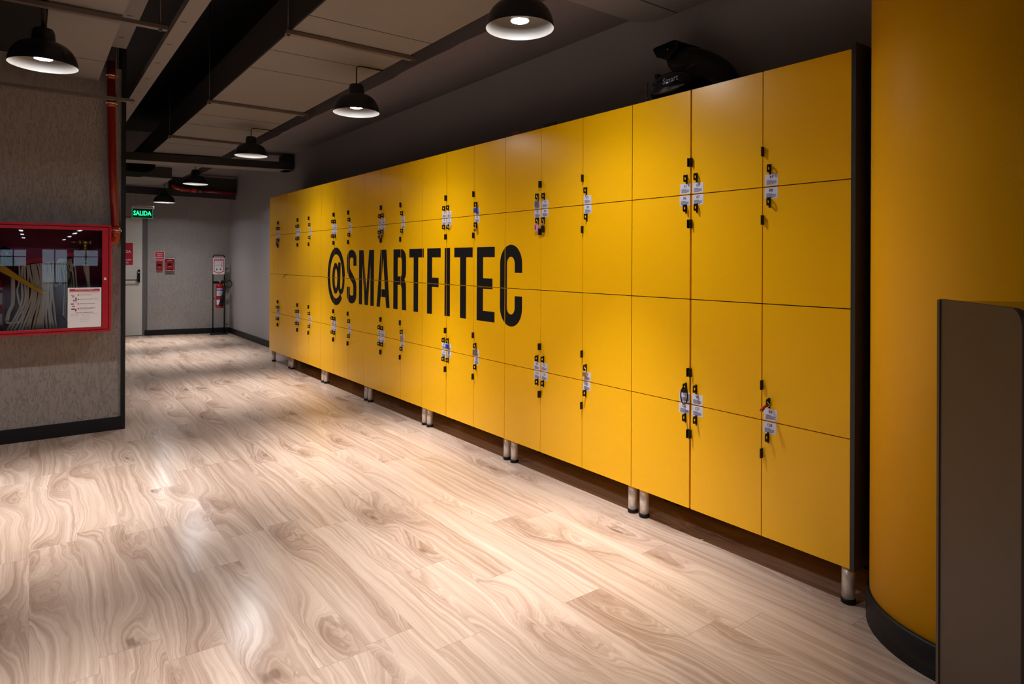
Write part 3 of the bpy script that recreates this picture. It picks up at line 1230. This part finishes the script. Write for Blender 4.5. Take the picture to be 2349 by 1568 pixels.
# ------------------------------------------------------------------ on top of the lockers
def helmet_shell(bm, rx, ry, rz, mx, mi=0, chin=True):
    seg, rg = 32, 20
    rings = []
    for i in range(rg + 1):
        th = PI * i / rg
        ring = []
        for k in range(seg):
            ph = 2 * PI * k / seg
            x, y, z = math.sin(th) * math.cos(ph), math.sin(th) * math.sin(ph), math.cos(th)
            f = 1.0
            if z < -.15:
                f = 1 - .10 * (-.15 - z)          # neck
            jut = max(0.0, y) ** 2 * max(0.0, -.05 - z) * .55   # chin bar juts forward
            z2 = max(z, -.80)
            # eye port pressed in
            if y > .45 and -.22 < z < .30:
                f *= .90
            ring.append(bm.verts.new(mx @ Vector((x * rx * f, y * ry * f + jut * ry, z2 * rz))))
        rings.append(ring)
    for A, B in zip(rings, rings[1:]):
        for k in range(seg):
            q = [A[k], A[(k + 1) % seg], B[(k + 1) % seg], B[k]]
            try:
                f = bm.faces.new(q)
                f.smooth = True
                f.material_index = mi
            except ValueError:
                pass
    bmesh.ops.remove_doubles(bm, verts=bm.verts[:], dist=.0005)


ZTOP = 2.271
e = empty('helmet', (2.757, 2.255, ZTOP), 'glossy black motorcycle helmet with grey script, lower and farther of the two', 'helmet')
bm = bmesh.new()
mx = Matrix.Translation((0, 0, .064)) @ Matrix.Rotation(R(4), 4, 'Z')
helmet_shell(bm, .092, .132, .078, mx)
obj('shell', bm, M['helmet'], e)
bm = bmesh.new()
add_tube(bm, [(-.060, .118 + .02 * math.sin(R(a)), .062 - .050 * math.cos(R(a))) for a in range(20, 160, 12)], .005, 8)
add_box(bm, -.03, .085, .125, .0, .105, .150)
obj('neck_trim', bm, M['helmet_matt'], e, .003)
bm = bmesh.new()
add_text(bm, 'Smart', (-.0935, -.055, .062), (.02, -.99, .06), (.10, .05, .99), .032, .10, 0)
obj('script_decal', bm, M['grey_print'], e)

e = empty('helmet', (2.955, 2.215, ZTOP), 'black motorcycle helmet with its visor flipped up, upper and nearer of the two', 'helmet')
bm = bmesh.new()
# shell: side profile in (Y, Z) swept across with an elliptical section
prof = [(.240, .290), (.200, .222), (.168, .188), (.125, .135), (.105, .030), (.08, .004), (-.08, .0), (-.205, .002), (-.222, .055), (-.216, .110), (-.172, .178), (-.114, .230), (-.046, .273), (.022, .309), (.088, .332), (.165, .340), (.225, .325)]
cyy, czz = .01, .15
NS = 14
rows = []
for i in range(NS + 1):
    t = -1 + 2 * i / NS
    sc_ = math.sqrt(max(0.0, 1 - t * t)) ** .8
    rows.append([bm.verts.new((.115 * t, cyy + (y - cyy) * max(sc_, .02), czz + (z - czz) * max(sc_, .02))) for y, z in prof])
for A, B in zip(rows, rows[1:]):
    for q in range(len(prof)):
        f = bm.faces.new((A[q], A[(q + 1) % len(prof)], B[(q + 1) % len(prof)], B[q]))
        f.smooth = True
bm.faces.new(rows[0])
bm.faces.new(rows[-1][::-1])
sh = obj('shell', bm, M['helmet_matt'], e)
md = sh.modifiers.new('sub', 'SUBSURF')
md.levels = md.render_levels = 1
bm = bmesh.new()
vp = [(.266, .338), (.252, .348), (.112, .357), (.096, .350), (.088, .300), (.150, .262), (.236, .288)]
for (xa, xb) in ((-.108, -.094), (.094, .108)):
    add_prism(bm, vp, 0, xa, xb)
add_prism(bm, [(.266, .338), (.252, .348), (.112, .357), (.096, .350), (.094, .340), (.240, .330), (.226, .296), (.236, .288)], 0, -.094, .094)
obj('visor', bm, M['helmet'], e, .004)
bm = bmesh.new()
add_tube(bm, [(-.078, .165, .262), (-.096, .13, .225), (-.108, .070, .200), (-.112, .035, .198)], .0018, 6)
add_tube(bm, [(-.117, .018, .165), (-.117, -.01, .176), (-.112, -.04, .187)], .0035, 6)
add_tube(bm, [(-.109, .158, .312), (-.109, .152, .314)], .004, 6)
obj('trim_line', bm, M['grey_print'], e)

bm = bmesh.new()
add_box(bm, -.02, -.042, 0, .02, .042, .030)
o = obj('plastic_bottle_cap', bm, M['orange'], bevel=.008, loc=(2.72, 3.585, ZTOP))
tag(o, 'small orange brown plastic piece lying on top of the lockers above the letter C', 'plastic piece')
bm = bmesh.new()
random.seed(9)
for i in range(14):
    y = -.06 + i * .009
    add_tube(bm, [(.012 * math.cos(a) + random.uniform(-.01, .01), y + .007 * math.cos(a), .012 + .010 * math.sin(a)) for a in [R(q) for q in range(0, 360, 45)]], .0025, 6, closed=True)
o = obj('chain', bm, M['rod'], loc=(2.70, 3.21, ZTOP))
tag(o, 'short dark chain lying on top of the lockers', 'chain')

# ================================================================== KIOSK
ang = math.atan2(-.667, -.745)
e = empty('access_kiosk', (1.817, .654, 0), 'tall dark bronze grey access cabinet with a rounded top corner, in front of the column', 'access cabinet', rz=ang)
L_, H_, r_ = .362, 1.31, .040


def kprof(L, H, r):
    return [(0, 0), (L, 0), (L, H - r)] + [(L - r + r * math.cos(R(a)), H - r + r * math.sin(R(a))) for a in range(10, 91, 10)] + [(0, H)]


bm = bmesh.new()
add_prism(bm, kprof(L_, H_, r_), 1, 0, .014)
obj('side_panel', bm, M['kiosk'], e, .0015)
bm = bmesh.new()
add_prism(bm, kprof(L_ - .006, H_ - .004, r_), 1, .0145, .485)
obj('body', bm, M['kiosk_dark'], e)
bm = bmesh.new()
add_prism(bm, kprof(L_, H_, r_), 1, .4855, .50)
obj('side_panel', bm, M['kiosk'], e, .0015)
bm = bmesh.new()
add_box(bm, -.001, -.003, .002, .012, -.0002, H_ - .002)
obj('edge_trim', bm, M['kiosk'], e)

# ================================================================== HOSE CABINET
YW = 6.214
cab = empty('hose_cabinet', (0, YW, .84), 'red glass fronted fire hose cabinet on the stucco wall', 'fire hose cabinet')
cx0, cx1, cz0, cz1 = -.92, .508, .838, 1.667


def L3(b):
    return (b[0], b[1] - YW, b[2] - .84, b[3], b[4] - YW, b[5] - .84)


bm = bmesh.new()
for b in ((cx0, 5.99, cz0, cx1, YW, cz0 + .012), (cx0, 5.99, cz1 - .012, cx1, YW, cz1),
          (cx1 - .012, 5.99, cz0 + .012, cx1, YW, cz1 - .012), (cx0, 5.99, cz0 + .012, cx0 + .012, YW, cz1 - .012)):
    add_box(bm, *L3(b))
obj('cabinet_box', bm, M['red'], cab)
bm = bmesh.new()
add_box(bm, *L3((cx0 + .012, YW - .012, cz0 + .012, cx1 - .012, YW - .001, cz1 - .012)))
obj('cabinet_back', bm, M['red_inside_tinted'], cab)
bm = bmesh.new()
dx0, dx1, dz0, dz1 = cx0 + .015, .493, .855, 1.650
gx0, gx1, gz0, gz1 = cx0 + .06, .450, .875, 1.626
for b in ((dx0, 5.968, dz0, dx1, 5.988, gz0), (dx0, 5.968, gz1, dx1, 5.988, dz1), (gx1, 5.968, gz0, dx1, 5.988, gz1), (dx0, 5.968, gz0, gx0, 5.988, gz1)):
    add_box(bm, *L3(b))
obj('cabinet_door', bm, M['red'], cab, .0015)
bm = bmesh.new()
# thin outer lip around the door
for b in ((cx0 - .004, 5.975, cz0 - .004, cx1 + .004, 5.9895, dz0 - .004), (cx0 - .004, 5.975, dz1 + .004, cx1 + .004, 5.9895, cz1 + .004),
          (dx1 + .004, 5.975, dz0 - .004, cx1 + .004, 5.9895, dz1 + .004), (cx0 - .004, 5.975, dz0 - .004, dx0 - .004, 5.9895, dz1 + .004)):
    add_box(bm, *L3(b))
obj('outer_lip', bm, M['red'], cab, .001)
bm = bmesh.new()
f = bm.faces.new([bm.verts.new((x, 5.978 - YW, z - .84)) for x, z in ((gx0, gz0), (gx1, gz0), (gx1, gz1), (gx0, gz1))])
gl = obj('glass_pane', bm, M['glass'], cab, recalc=False)
bm = bmesh.new()
add_lathe(bm, [(0, .006), (.010, .005), (.012, 0)], 20)
o = obj('door_lock', bm, M['silver'], cab, loc=(.470, 5.968 - YW, 1.249 - .84))
o.rotation_euler = (R(90), 0, 0)
# notice on the glass
bm = bmesh.new()
org = (.337, -.002, 1.029)
add_box(bm, -.1085, -.0012, -.153, .1085, 0, .153, 0)
add_quad(bm, (0, -.0016, 0), (1, 0, 0), (0, 0, 1), -.097, .097, .121, .143, 1)
O = (0, -.0020, 0)
ux, uz = (1, 0, 0), (0, 0, 1)
add_text(bm, 'INSTRUCCIONES GENERALES', (0, -.0020, .1345), ux, uz, .006, .12, 0, True, True)
add_text(bm, 'EN CASO DE EMERGENCIA ROMPA EL VIDRIO', (0, -.0020, .1235), ux, uz, .006, .18, 0, True, True)
add_text(bm, 'COMO UTILIZAR EL EXTINTOR', (.02, -.0020, .110), ux, uz, .005, .13, 1)
for z, t, wd in ((.094, 'HALE EL SEGURO', .075), (.061, 'APUNTE LA BASE DEL FUEGO', .118), (.027, 'PRESIONE LA PALANCA', .097), (-.005, 'DESCARGUE EL EXTINTOR', .100), (-.013, 'DE UN LADO AL OTRO', .086)):
    add_text(bm, t, (-.031, -.0020, z), ux, uz, .0050, wd, 2, False, True)
for z in (.096, .063, .029, -.008):
    bmt = [(-.041 + .0055 * math.cos(R(a)), z + .0045 * math.sin(R(a))) for a in range(0, 360, 30)]
    f = bm.faces.new([bm.verts.new((x, -.0019, zz)) for x, zz in bmt])
    f.material_index = 1
for (a, b, c, d_), mi in (((-.088, .094, -.066, .098), 2), ((-.080, .080, -.066, .088), 1), ((-.073, .048, -.064, .062), 1), ((-.060, .052, -.052, .078), 2), ((-.058, .040, -.052, .048), 2),
                          ((-.088, .024, -.070, .033), 2), ((-.080, .006, -.062, .013), 1), ((-.086, -.015, -.062, -.006), 2), ((-.062, -.028, -.052, -.009), 1)):
    add_quad(bm, (0, -.0018, 0), ux, uz, a, c, b, d_, mi)
add_text(bm, 'USO DE LA MANGUERA', (0, -.0020, -.042), ux, uz, .006, .115, 2, True, True)
for x, z, t, wd in ((-.090, -.054, 'Abrir la caja', .05), (-.020, -.052, 'Extender la manguera', .055), (.050, -.050, 'Abrir valvula', .034), (-.090, -.066, 'Tomar el piton', .048), (-.020, -.065, 'Dirigir el chorro', .046)):
    add_text(bm, t, (x, -.0020, z), ux, uz, .0042, wd, 2, False)
for z in (-.080, -.092, -.105):
    add_quad(bm, (0, -.0018, 0), ux, uz, -.03, .03, z - .001, z, 3)
obj('instruction_notice', bm, [M['white_print'], M['red_print'], M['ink'], M['ink_grey']], cab, loc=(.337, 5.9665 - YW, 1.029 - .84), recalc=False)

# contents (each rests or hangs inside the cabinet: things of their own)
def strip(bm, pts, wd, y0, y1, mi=0):
    lp = stroke(pts, wd)
    n2 = len(pts)
    A = [bm.verts.new((x, y0, z)) for x, z in lp]
    B = [bm.verts.new((x, y1, z)) for x, z in lp]
    N_ = len(lp)
    for i in range(n2 - 1):
        j = N_ - 1 - i
        f1 = bm.faces.new((A[i], A[i + 1], A[j - 1], A[j]))
        f2 = bm.faces.new((B[i], B[j], B[j - 1], B[i + 1]))
        f1.smooth = f2.smooth = True
    for i in range(N_):
        f = bm.faces.new((A[i], B[i], B[(i + 1) % N_], A[(i + 1) % N_]))
        f.smooth = True


bm = bmesh.new()
random.seed(11)
strip(bm, smooth([(-.105, 1.30), (-.103, 1.20), (-.103, 1.09), (-.106, 1.055), (-.130, 1.00), (-.138, .94)], 2), .024, 6.055, 6.125)
strip(bm, smooth([(-.138, .95), (-.142, .925), (-.120, .927), (-.085, .930), (-.056, .934), (-.044, .96), (-.046, 1.01), (-.064, 1.06), (-.074, 1.12), (-.080, 1.17), (-.066, 1.22), (-.064, 1.30), (-.067, 1.352)], 2), .011, 6.055, 6.125)
N_ = 15
for i in range(N_):
    t = i / (N_ - 1)
    xt = -.048 + .185 * t
    zt_ = 1.352 + .034 * t
    xb = -.135 + .300 * t
    bul = .022 * math.sin(PI * min(1, t * 1.2))
    ph = random.uniform(0, 6)
    pts = []
    for q in range(13):
        s = q / 12
        x = xt + (xb - xt) * max(0, (s - .45) / .55) ** 1.7 + bul * math.sin(PI * min(1, s * 1.25)) + .0035 * math.sin(ph + s * 9)
        z = zt_ - (zt_ - .872) * s
        pts.append((x, z))
    strip(bm, smooth(pts, 1), .0122 + random.uniform(0, .003) + (.012 if i in (9,) else 0), 6.055 + random.uniform(0, .006), 6.125)
o = obj('fire_hose', bm, M['hose'])
tag(o, 'folded canvas fire hose hanging in tight loops from the red rack', 'fire hose')
bm = bmesh.new()
for i in range(7):
    x0 = .160 + i * .012
    pts = smooth([(x0 + .010, 1.20 if i < 3 else 1.02 - .02 * i), (x0 + .004 + (.006 * i if i >= 3 else 0), 1.27), (x0, 1.345), (x0 + .012, 1.392), (x0 + .034, 1.404)], 2)
    strip(bm, pts, .0085, 6.130, 6.195)
for (a, b, c) in (((.215, 1.395), (.238, 1.30), (.262, 1.10)), ((.252, 1.39), (.266, 1.28), (.283, 1.05)), ((.275, 1.40), (.286, 1.30), (.302, 1.05))):
    strip(bm, smooth([a, b, c, (c[0] + .01, .90)], 2), .018 if a[0] == .252 else .009, 6.130, 6.195)
strip(bm, smooth([(.14, 1.365), (.146, 1.28), (.150, 1.20), (.158, 1.185), (.166, 1.20), (.17, 1.22)], 2), .009, 6.130, 6.195)
o = obj('fire_hose', bm, M['hose'])
tag(o, 'second folded fire hose with shorter loops, above the instruction notice', 'fire hose')
e = empty('hose_valve', (.352, 6.10, 1.40), 'brass hose valve with coupling at the upper corner of the cabinet', 'valve')
bm = bmesh.new()
add_tube(bm, [(-.050, 0, .132), (-.030, 0, .132)], .021, 16)
add_tube(bm, [(-.030, 0, .132), (.022, 0, .132)], .016, 16)
add_tube(bm, [(.020, 0, .132), (.036, 0, .132)], .022, 16)
add_tube(bm, [(-.005, 0, .125), (-.005, 0, .075)], .014, 16)
add_tube(bm, [(-.005, 0, .085), (-.005, 0, .073)], .020, 8)
obj('valve_body', bm, M['brass'], e)
bm = bmesh.new()
add_tube(bm, [(-.050, -.01, .132), (-.105, -.012, .134)], .007, 8)
obj('valve_handle', bm, M['brass'], e)
bm = bmesh.new()
add_tube(bm, [(0, 0, .072), (0, 0, .060), (0, 0, .045), (0, 0, .034)], [.030, .037, .037, .030], 20)
obj('wheel', bm, M['red_paint'], e)
bm = bmesh.new()
add_tube(bm, [(0, 0, .034), (0, 0, .012), (0, 0, .012), (0, 0, -.012), (.0, 0, -.038)], [.020, .020, .023, .023, .020], 16)
obj('coupling', bm, M['brass'], e)
bm = bmesh.new()
add_tube(bm, [(0, 0, -.036), (.004, 0, -.08), (.012, 0, -.14), (.020, 0, -.22), (.026, 0, -.30)], [.022, .021, .014, .010, .010], 12)
obj('hose_end', bm, M['hose'], e)
for i, (pts, lab) in enumerate((([(-.087, 1.377), (.065, 1.414), (.083, 1.411), (.116, 1.386), (-.076, 1.354)], 'red metal hose rack holding the long folded hose'),
                                ([(.218, 1.449), (.272, 1.453), (.276, 1.422), (.225, 1.418)], 'short red hose rack clip above the second hose'))):
    bm = bmesh.new()
    add_prism(bm, pts, 1, 6.045, 6.20)
    tag(obj('hose_rack', bm, M['red_rack']), lab, 'hose rack')
tag(box_obj('paper_tag', (.247, 6.03, 1.339, .279, 6.032, 1.366), M['sticker']), 'small pale tag hanging on the second fire hose', 'tag')
bm = bmesh.new()
add_tube(bm, [(.2265, 6.036, 1.42), (.230, 6.036, 1.36), (.243, 6.036, 1.325)], .0035, 8)
tag(obj('wire_seal', bm, M['silver']), 'thin silver wire beside the pale tag', 'wire')
# axe
e = empty('fire_axe', (-.03, 6.03, 1.25), 'fire axe with a yellow handle slanting across the hose', 'axe')
bm = bmesh.new()
a_ = math.atan2(1.148 - 1.372, .125 + .178)
mx = Matrix.Translation((-.03, 0, .0)) @ Matrix.Rotation(-a_, 4, 'Y')
hp = [(-.24, -.020), (-.12, -.0235), (.0, -.018), (.19, -.0125), (.194, .0125), (.0, .015), (-.12, .025), (-.24, .020)]
A = [bm.verts.new(mx @ Vector((x, -.012, z))) for x, z in hp]
B = [bm.verts.new(mx @ Vector((x, .012, z))) for x, z in hp]
bm.faces.new(A)
bm.faces.new(B[::-1])
for i in range(8):
    bm.faces.new((A[i], B[i], B[(i + 1) % 8], A[(i + 1) % 8]))
obj('axe_handle', bm, M['axe_yellow'], e, .004)
bm = bmesh.new()
hd = [(-.285, .03), (-.215, .028), (-.205, .085), (-.18, .145), (-.30, .165), (-.275, .08), (-.285, -.05), (-.225, -.06), (-.215, -.02), (-.285, -.02)]
hd = [(-.275, -.075), (-.222, -.065), (-.214, .02), (-.222, .055), (-.175, .090), (-.30, .110), (-.272, .04)]
A = [bm.verts.new(mx @ Vector((x, -.014, z))) for x, z in hd]
B = [bm.verts.new(mx @ Vector((x, .014, z))) for x, z in hd]
bm.faces.new(A)
bm.faces.new(B[::-1])
for i in range(len(hd)):
    j = (i + 1) % len(hd)
    bm.faces.new((A[i], B[i], B[j], A[j]))
obj('axe_head', bm, M['red_paint'], e, .003)
e = empty('hose_nozzle', (-.12, 6.10, 1.40), 'black and brass hose nozzle behind the axe', 'nozzle')
bm = bmesh.new()
add_tube(bm, [(-.05, 0, .085), (-.035, 0, .06), (-.01, 0, .02), (.03, 0, -.04)], [.022, .036, .028, .018], 16)
obj('nozzle_body', bm, M['black_plastic'], e)
bm = bmesh.new()
add_tube(bm, [(-.032, -.020, .055), (-.012, -.028, .028)], .014, 12)
obj('nozzle_ring', bm, M['brass'], e)


def extinguisher(name, loc, r, h, label, rz=0.0, horn=False):
    e = empty(name, loc, label, 'fire extinguisher', rz=rz)
    bm = bmesh.new()
    prof = [(0, 0), (r * .92, 0), (r, .012), (r, h - r * .9)] + [(r * math.cos(R(a)), h - r * .9 + r * .9 * math.sin(R(a))) for a in range(15, 76, 15)] + [(.018, h + .0), (.018, h + .02), (0, h + .02)]
    add_lathe(bm, prof, 32)
    obj('cylinder', bm, M['red_paint'], e)
    bm = bmesh.new()
    add_box(bm, -.018, -.02, h + .02, .018, .02, h + .045)
    add_box(bm, -.012, -.10, h + .05, .012, .01, h + .058)
    add_box(bm, -.012, -.09, h + .068, .012, .02, h + .076)
    obj('valve_head', bm, M['silver'], e)
    bm = bmesh.new()
    for (a0, a1, z0, z1, mi) in ((-50, 50, h * .50, h * .80, 0), (-50, 50, h * .14, h * .34, 0), (-50, 50, h * .70, h * .76, 1)):
        rr = r + (.0008 if mi == 0 else .0012)
        vs1 = []
        for i in range(13):
            a = R(-90 + a0 + (a1 - a0) * i / 12)
            vs1.append((bm.verts.new((rr * math.cos(a), rr * math.sin(a), z0)), bm.verts.new((rr * math.cos(a), rr * math.sin(a), z1))))
        for p_, q_ in zip(vs1, vs1[1:]):
            f = bm.faces.new((p_[0], q_[0], q_[1], p_[1]))
            f.material_index = mi
    for kk in range(4):
        zz = h * (.53 + .04 * kk)
        rr = r + .0014
        vs1 = []
        for i in range(9):
            a = R(-90 - 38 + 60 * i / 8)
            vs1.append((bm.verts.new((rr * math.cos(a), rr * math.sin(a), zz)), bm.verts.new((rr * math.cos(a), rr * math.sin(a), zz + .006))))
        for p_, q_ in zip(vs1, vs1[1:]):
            f = bm.faces.new((p_[0], q_[0], q_[1], p_[1]))
            f.material_index = 2
    obj('label_sticker', bm, [M['sticker'], mat('sticker_blue', (.10, .12, .35), .5), M['ink_grey']], e, recalc=False)
    if horn:
        bm = bmesh.new()
        add_tube(bm, [(.01, 0, h + .035), (.06, -.02, h + .06), (.12, -.04, h + .02)] + [(.155 + .055 * math.cos(R(a)), -.05, h - .01 + .065 * math.sin(R(a))) for a in range(160, -150, -20)] + [(.095, -.06, h - .07)], .0075, 10)
        obj('hose', bm, M['black_plastic'], e)
        bm = bmesh.new()
        add_tube(bm, [(.095, -.065, h - .05), (.085, -.075, h - .11), (.045, -.10, h - .28), (.015, -.115, h - .42)], [.014, .018, .030, .042], 18)
        obj('discharge_horn', bm, M['black_plastic'], e)
    return e


extinguisher('fire_extinguisher', (-.214, 6.136, .853), .062, .42, 'red fire extinguisher standing inside the hose cabinet')

# riser pipe
e = empty('riser_pipe', (.545, 6.165, 1.56), 'red fire riser pipe running down the stucco wall into the cabinet', 'pipe')
bm = bmesh.new()
add_tube(bm, [(-.022, 0, 1.45), (-.022, -.0, 1.10), (-.012, 0, .55), (.012, -.0, .06)], .029, 18)
obj('pipe_run', bm, M['red_pipe'], e)
bm = bmesh.new()
add_tube(bm, [(.012, 0, .065), (.010, 0, .02), (-.004, 0, -.012), (-.030, 0, -.028), (-.046, 0, -.030)], .033, 18)
obj('pipe_elbow', bm, mat('orange_red_fitting', (.36, .04, .012), .3), e)
for z, x in ((1.33, -.022), (1.105, -.022), (.075, .012)):
    bm = bmesh.new()
    add_tube(bm, [(x, 0, z - .026), (x, 0, z + .026)], .0345, 18)
    obj('pipe_coupling', bm, mat('orange_red_fitting', (.36, .04, .012), .3), e)
    bm = bmesh.new()
    for sx in (-1, 1):
        add_tube(bm, [(x + sx * .030, -.030, z), (x + sx * .040, -.030, z)], .009, 8)
    add_tube(bm, [(x - .034, -.033, z + .004), (x + .034, -.033, z + .004)], .006, 8)
    obj('bolt', bm, M['silver'], e)

# ================================================================== END WALL FITTINGS
def on_wall(name, s, z, label, cat, off=0.0):
    p = wall_pt(s, off)
    return empty(name, (p.x, p.y, z), label, cat, rz=WROT)


e = on_wall('emergency_sign', .227, 1.474, 'small red sign with white lettering above the red call point', 'sign', .001)
bm = bmesh.new()
add_box(bm, -.079, -.003, -.080, .079, 0, .080, 1)
add_quad(bm, (0, -.0035, 0), ux, uz, -.072, .072, -.073, .073, 0)
for z, t, wd in ((.026, 'PULSE EN', .095), (-.010, 'CASO DE', .085), (-.046, 'EMERGENCIA', .130)):
    add_text(bm, t, (0, -.0042, z), ux, uz, .022, wd, 1, True, True)
obj('sign_board', bm, [M['red_print'], M['white_print']], e, recalc=False)
e = on_wall('call_point', .228, 1.292, 'red fire alarm pull station under the small emergency sign', 'alarm', .001)
box_obj('housing', (-.050, -.045, -.090, .050, 0, .090), M['red_paint'], e, .006)
bm = bmesh.new()
add_box(bm, -.034, -.052, -.012, .034, -.045, .028)
add_text(bm, 'PULL', (0, -.0525, -.035), ux, uz, .012, .04, 1)
obj('pull_handle', bm, [M['black_plastic'], M['white_print']], e)
e = on_wall('call_point', .393, 1.304, 'wider red fire alarm station with a clear raised cover', 'alarm', .001)
box_obj('housing', (-.055, -.045, -.085, .055, 0, .092), M['red_paint'], e, .006)
bm = bmesh.new()
for b in ((-.078, -.062, -.118, .078, 0, -.100), (-.078, -.062, .105, .078, 0, .120), (-.078, -.062, -.10, -.064, 0, .105), (.064, -.062, -.10, .078, 0, .105)):
    add_box(bm, *b)
obj('cover_frame', bm, mat('clear_pink_cover', (.30, .03, .07), .2), e, .003)
bm = bmesh.new()
add_box(bm, -.034, -.052, -.012, .034, -.045, .028)
add_text(bm, 'FUEGO', (0, -.0525, -.035), ux, uz, .012, .05, 1)
obj('pull_handle', bm, [M['black_plastic'], M['white_print']], e)

# extinguisher stand in the corner
pw = wall_pt(1.225, .25)
st = empty('extinguisher_stand', (pw.x, pw.y, 0), 'black tubular stand with a red and white extinguisher sign in the corner', 'stand', rz=WROT)
bm = bmesh.new()
pts = [(-.098, 0, .02), (-.098, 0, 1.43)] + [(-.098 * math.cos(R(a)) if abs(math.cos(R(a))) > .99 else -.098 + .04 - .04 * math.cos(R(a)), 0, 1.45 + .04 * math.sin(R(a))) for a in range(15, 91, 15)]
pts += [(.058 + .04 * math.sin(R(a)), 0, 1.45 + .04 * math.cos(R(a))) for a in range(0, 91, 15)] + [(.098, 0, 1.43), (.098, 0, .02)]
add_tube(bm, pts, .0105, 10)
obj('stand_frame', bm, M['black_plastic'], st)
box_obj('stand_base', (-.15, -.12, 0, .16, .16, .022), M['black_plastic'], st, .004)
bm = bmesh.new()
add_box(bm, -.098, -.008, .95, .098, .008, 1.0)
add_box(bm, -.098, -.02, .66, -.06, -.008, .675)
obj('hanger_bar', bm, M['black_plastic'], st)
bm = bmesh.new()
add_box(bm, -.102, -.018, 1.128, .100, -.0135, 1.440, 0)
OY = -.0186
add_prism(bm, [(-.086, 1.425), (.086, 1.425), (.086, 1.178), (.0, 1.142), (-.086, 1.178)], 1, OY, -.0175, 1)
add_prism(bm, [(-.074, 1.378), (.074, 1.378), (.074, 1.188), (.0, 1.156), (-.074, 1.188)], 1, OY - .0006, -.0178, 0)
add_text(bm, 'EXTINTOR', (0, OY - .0014, 1.389), ux, uz, .024, .145, 0, True, True)
for z in (1.345, 1.318, 1.291, 1.264):
    add_quad(bm, (0, OY - .0010, 0), ux, uz, -.064, -.054, z, z + .010, 1)
    add_quad(bm, (0, OY - .0010, 0), ux, uz, -.046, .028, z + .002, z + .007, 2)
    add_quad(bm, (0, OY - .0010, 0), ux, uz, .044, .060, z - .004, z + .014, 2)
for x in (-.034, .030):
    add_quad(bm, (0, OY - .0010, 0), ux, uz, x - .013, x + .013, 1.205, 1.238, 2)
obj('stand_sign', bm, [M['white_print'], M['red_print'], M['ink_grey']], st)
pw = wall_pt(1.243, .33)
extinguisher('fire_extinguisher', (pw.x, pw.y, .50), .068, .46, 'red fire extinguisher with a black horn hanging on the corner stand', WROT, True)
box_obj('hanger_hook', (-.012, -.10, .955, .012, 0, .99), M['black_plastic'], st)

# exit sign
e = empty('exit_sign', (1.4935, 12.30, 2.245), 'green glowing SALIDA exit sign hanging in front of the end wall', 'exit sign')
box_obj('sign_housing', (-.168, -.025, 0, .168, .025, .052), M['sign_body'], e, .012)
bm = bmesh.new()
add_box(bm, -.147, -.004, -.150, .147, .004, 0)
obj('sign_panel', bm, M['acrylic'], e)
bm = bmesh.new()
add_text(bm, 'SALIDA', (0, -.0052, -.112), ux, uz, .078, .262, 0, True, True)
obj('sign_letters', bm, M['green_glow'], e)
bm = bmesh.new()
for b in ((-.150, -.005, -.153, -.147, .005, 0), (.147, -.005, -.153, .150, .005, 0), (-.150, -.005, -.154, .150, .005, -.1505)):
    add_box(bm, *b)
obj('sign_edges', bm, M['green_edge'], e)
for x in (-.095, .103):
    bm = bmesh.new()
    add_tube(bm, [(x, 0, .05), (x, 0, .409)], .0022, 6)
    obj('hanging_wire', bm, M['rod'], e)

# strip lights over the gym floor behind the viewer, mirrored in the cabinet glass
for i, (x, y) in enumerate([(-.25, -12), (-.25, -15), (-.25, -19), (-.25, -24), (1.3, -11), (1.3, -13.5), (1.3, -16.5), (1.3, -20.5), (1.3, -26)]):
    e = empty('strip_light', (x, y, 2.35), 'white strip light in the %s row, %s from the hose cabinet' % (('row over the open floor', 'row nearer the lockers')[i > 3].replace('row ', ''), ('first', 'second', 'third', 'fourth', 'fifth')[i if i < 4 else i - 4]), 'strip light', 'strip lights over the gym floor')
    box_obj('light_housing', (-.06, -.62, .0, .06, .62, .05), M['dark_steel'], e)
    box_obj('light_diffuser', (-.05, -.60, -.012, .05, .60, -.0005), M['led'], e)
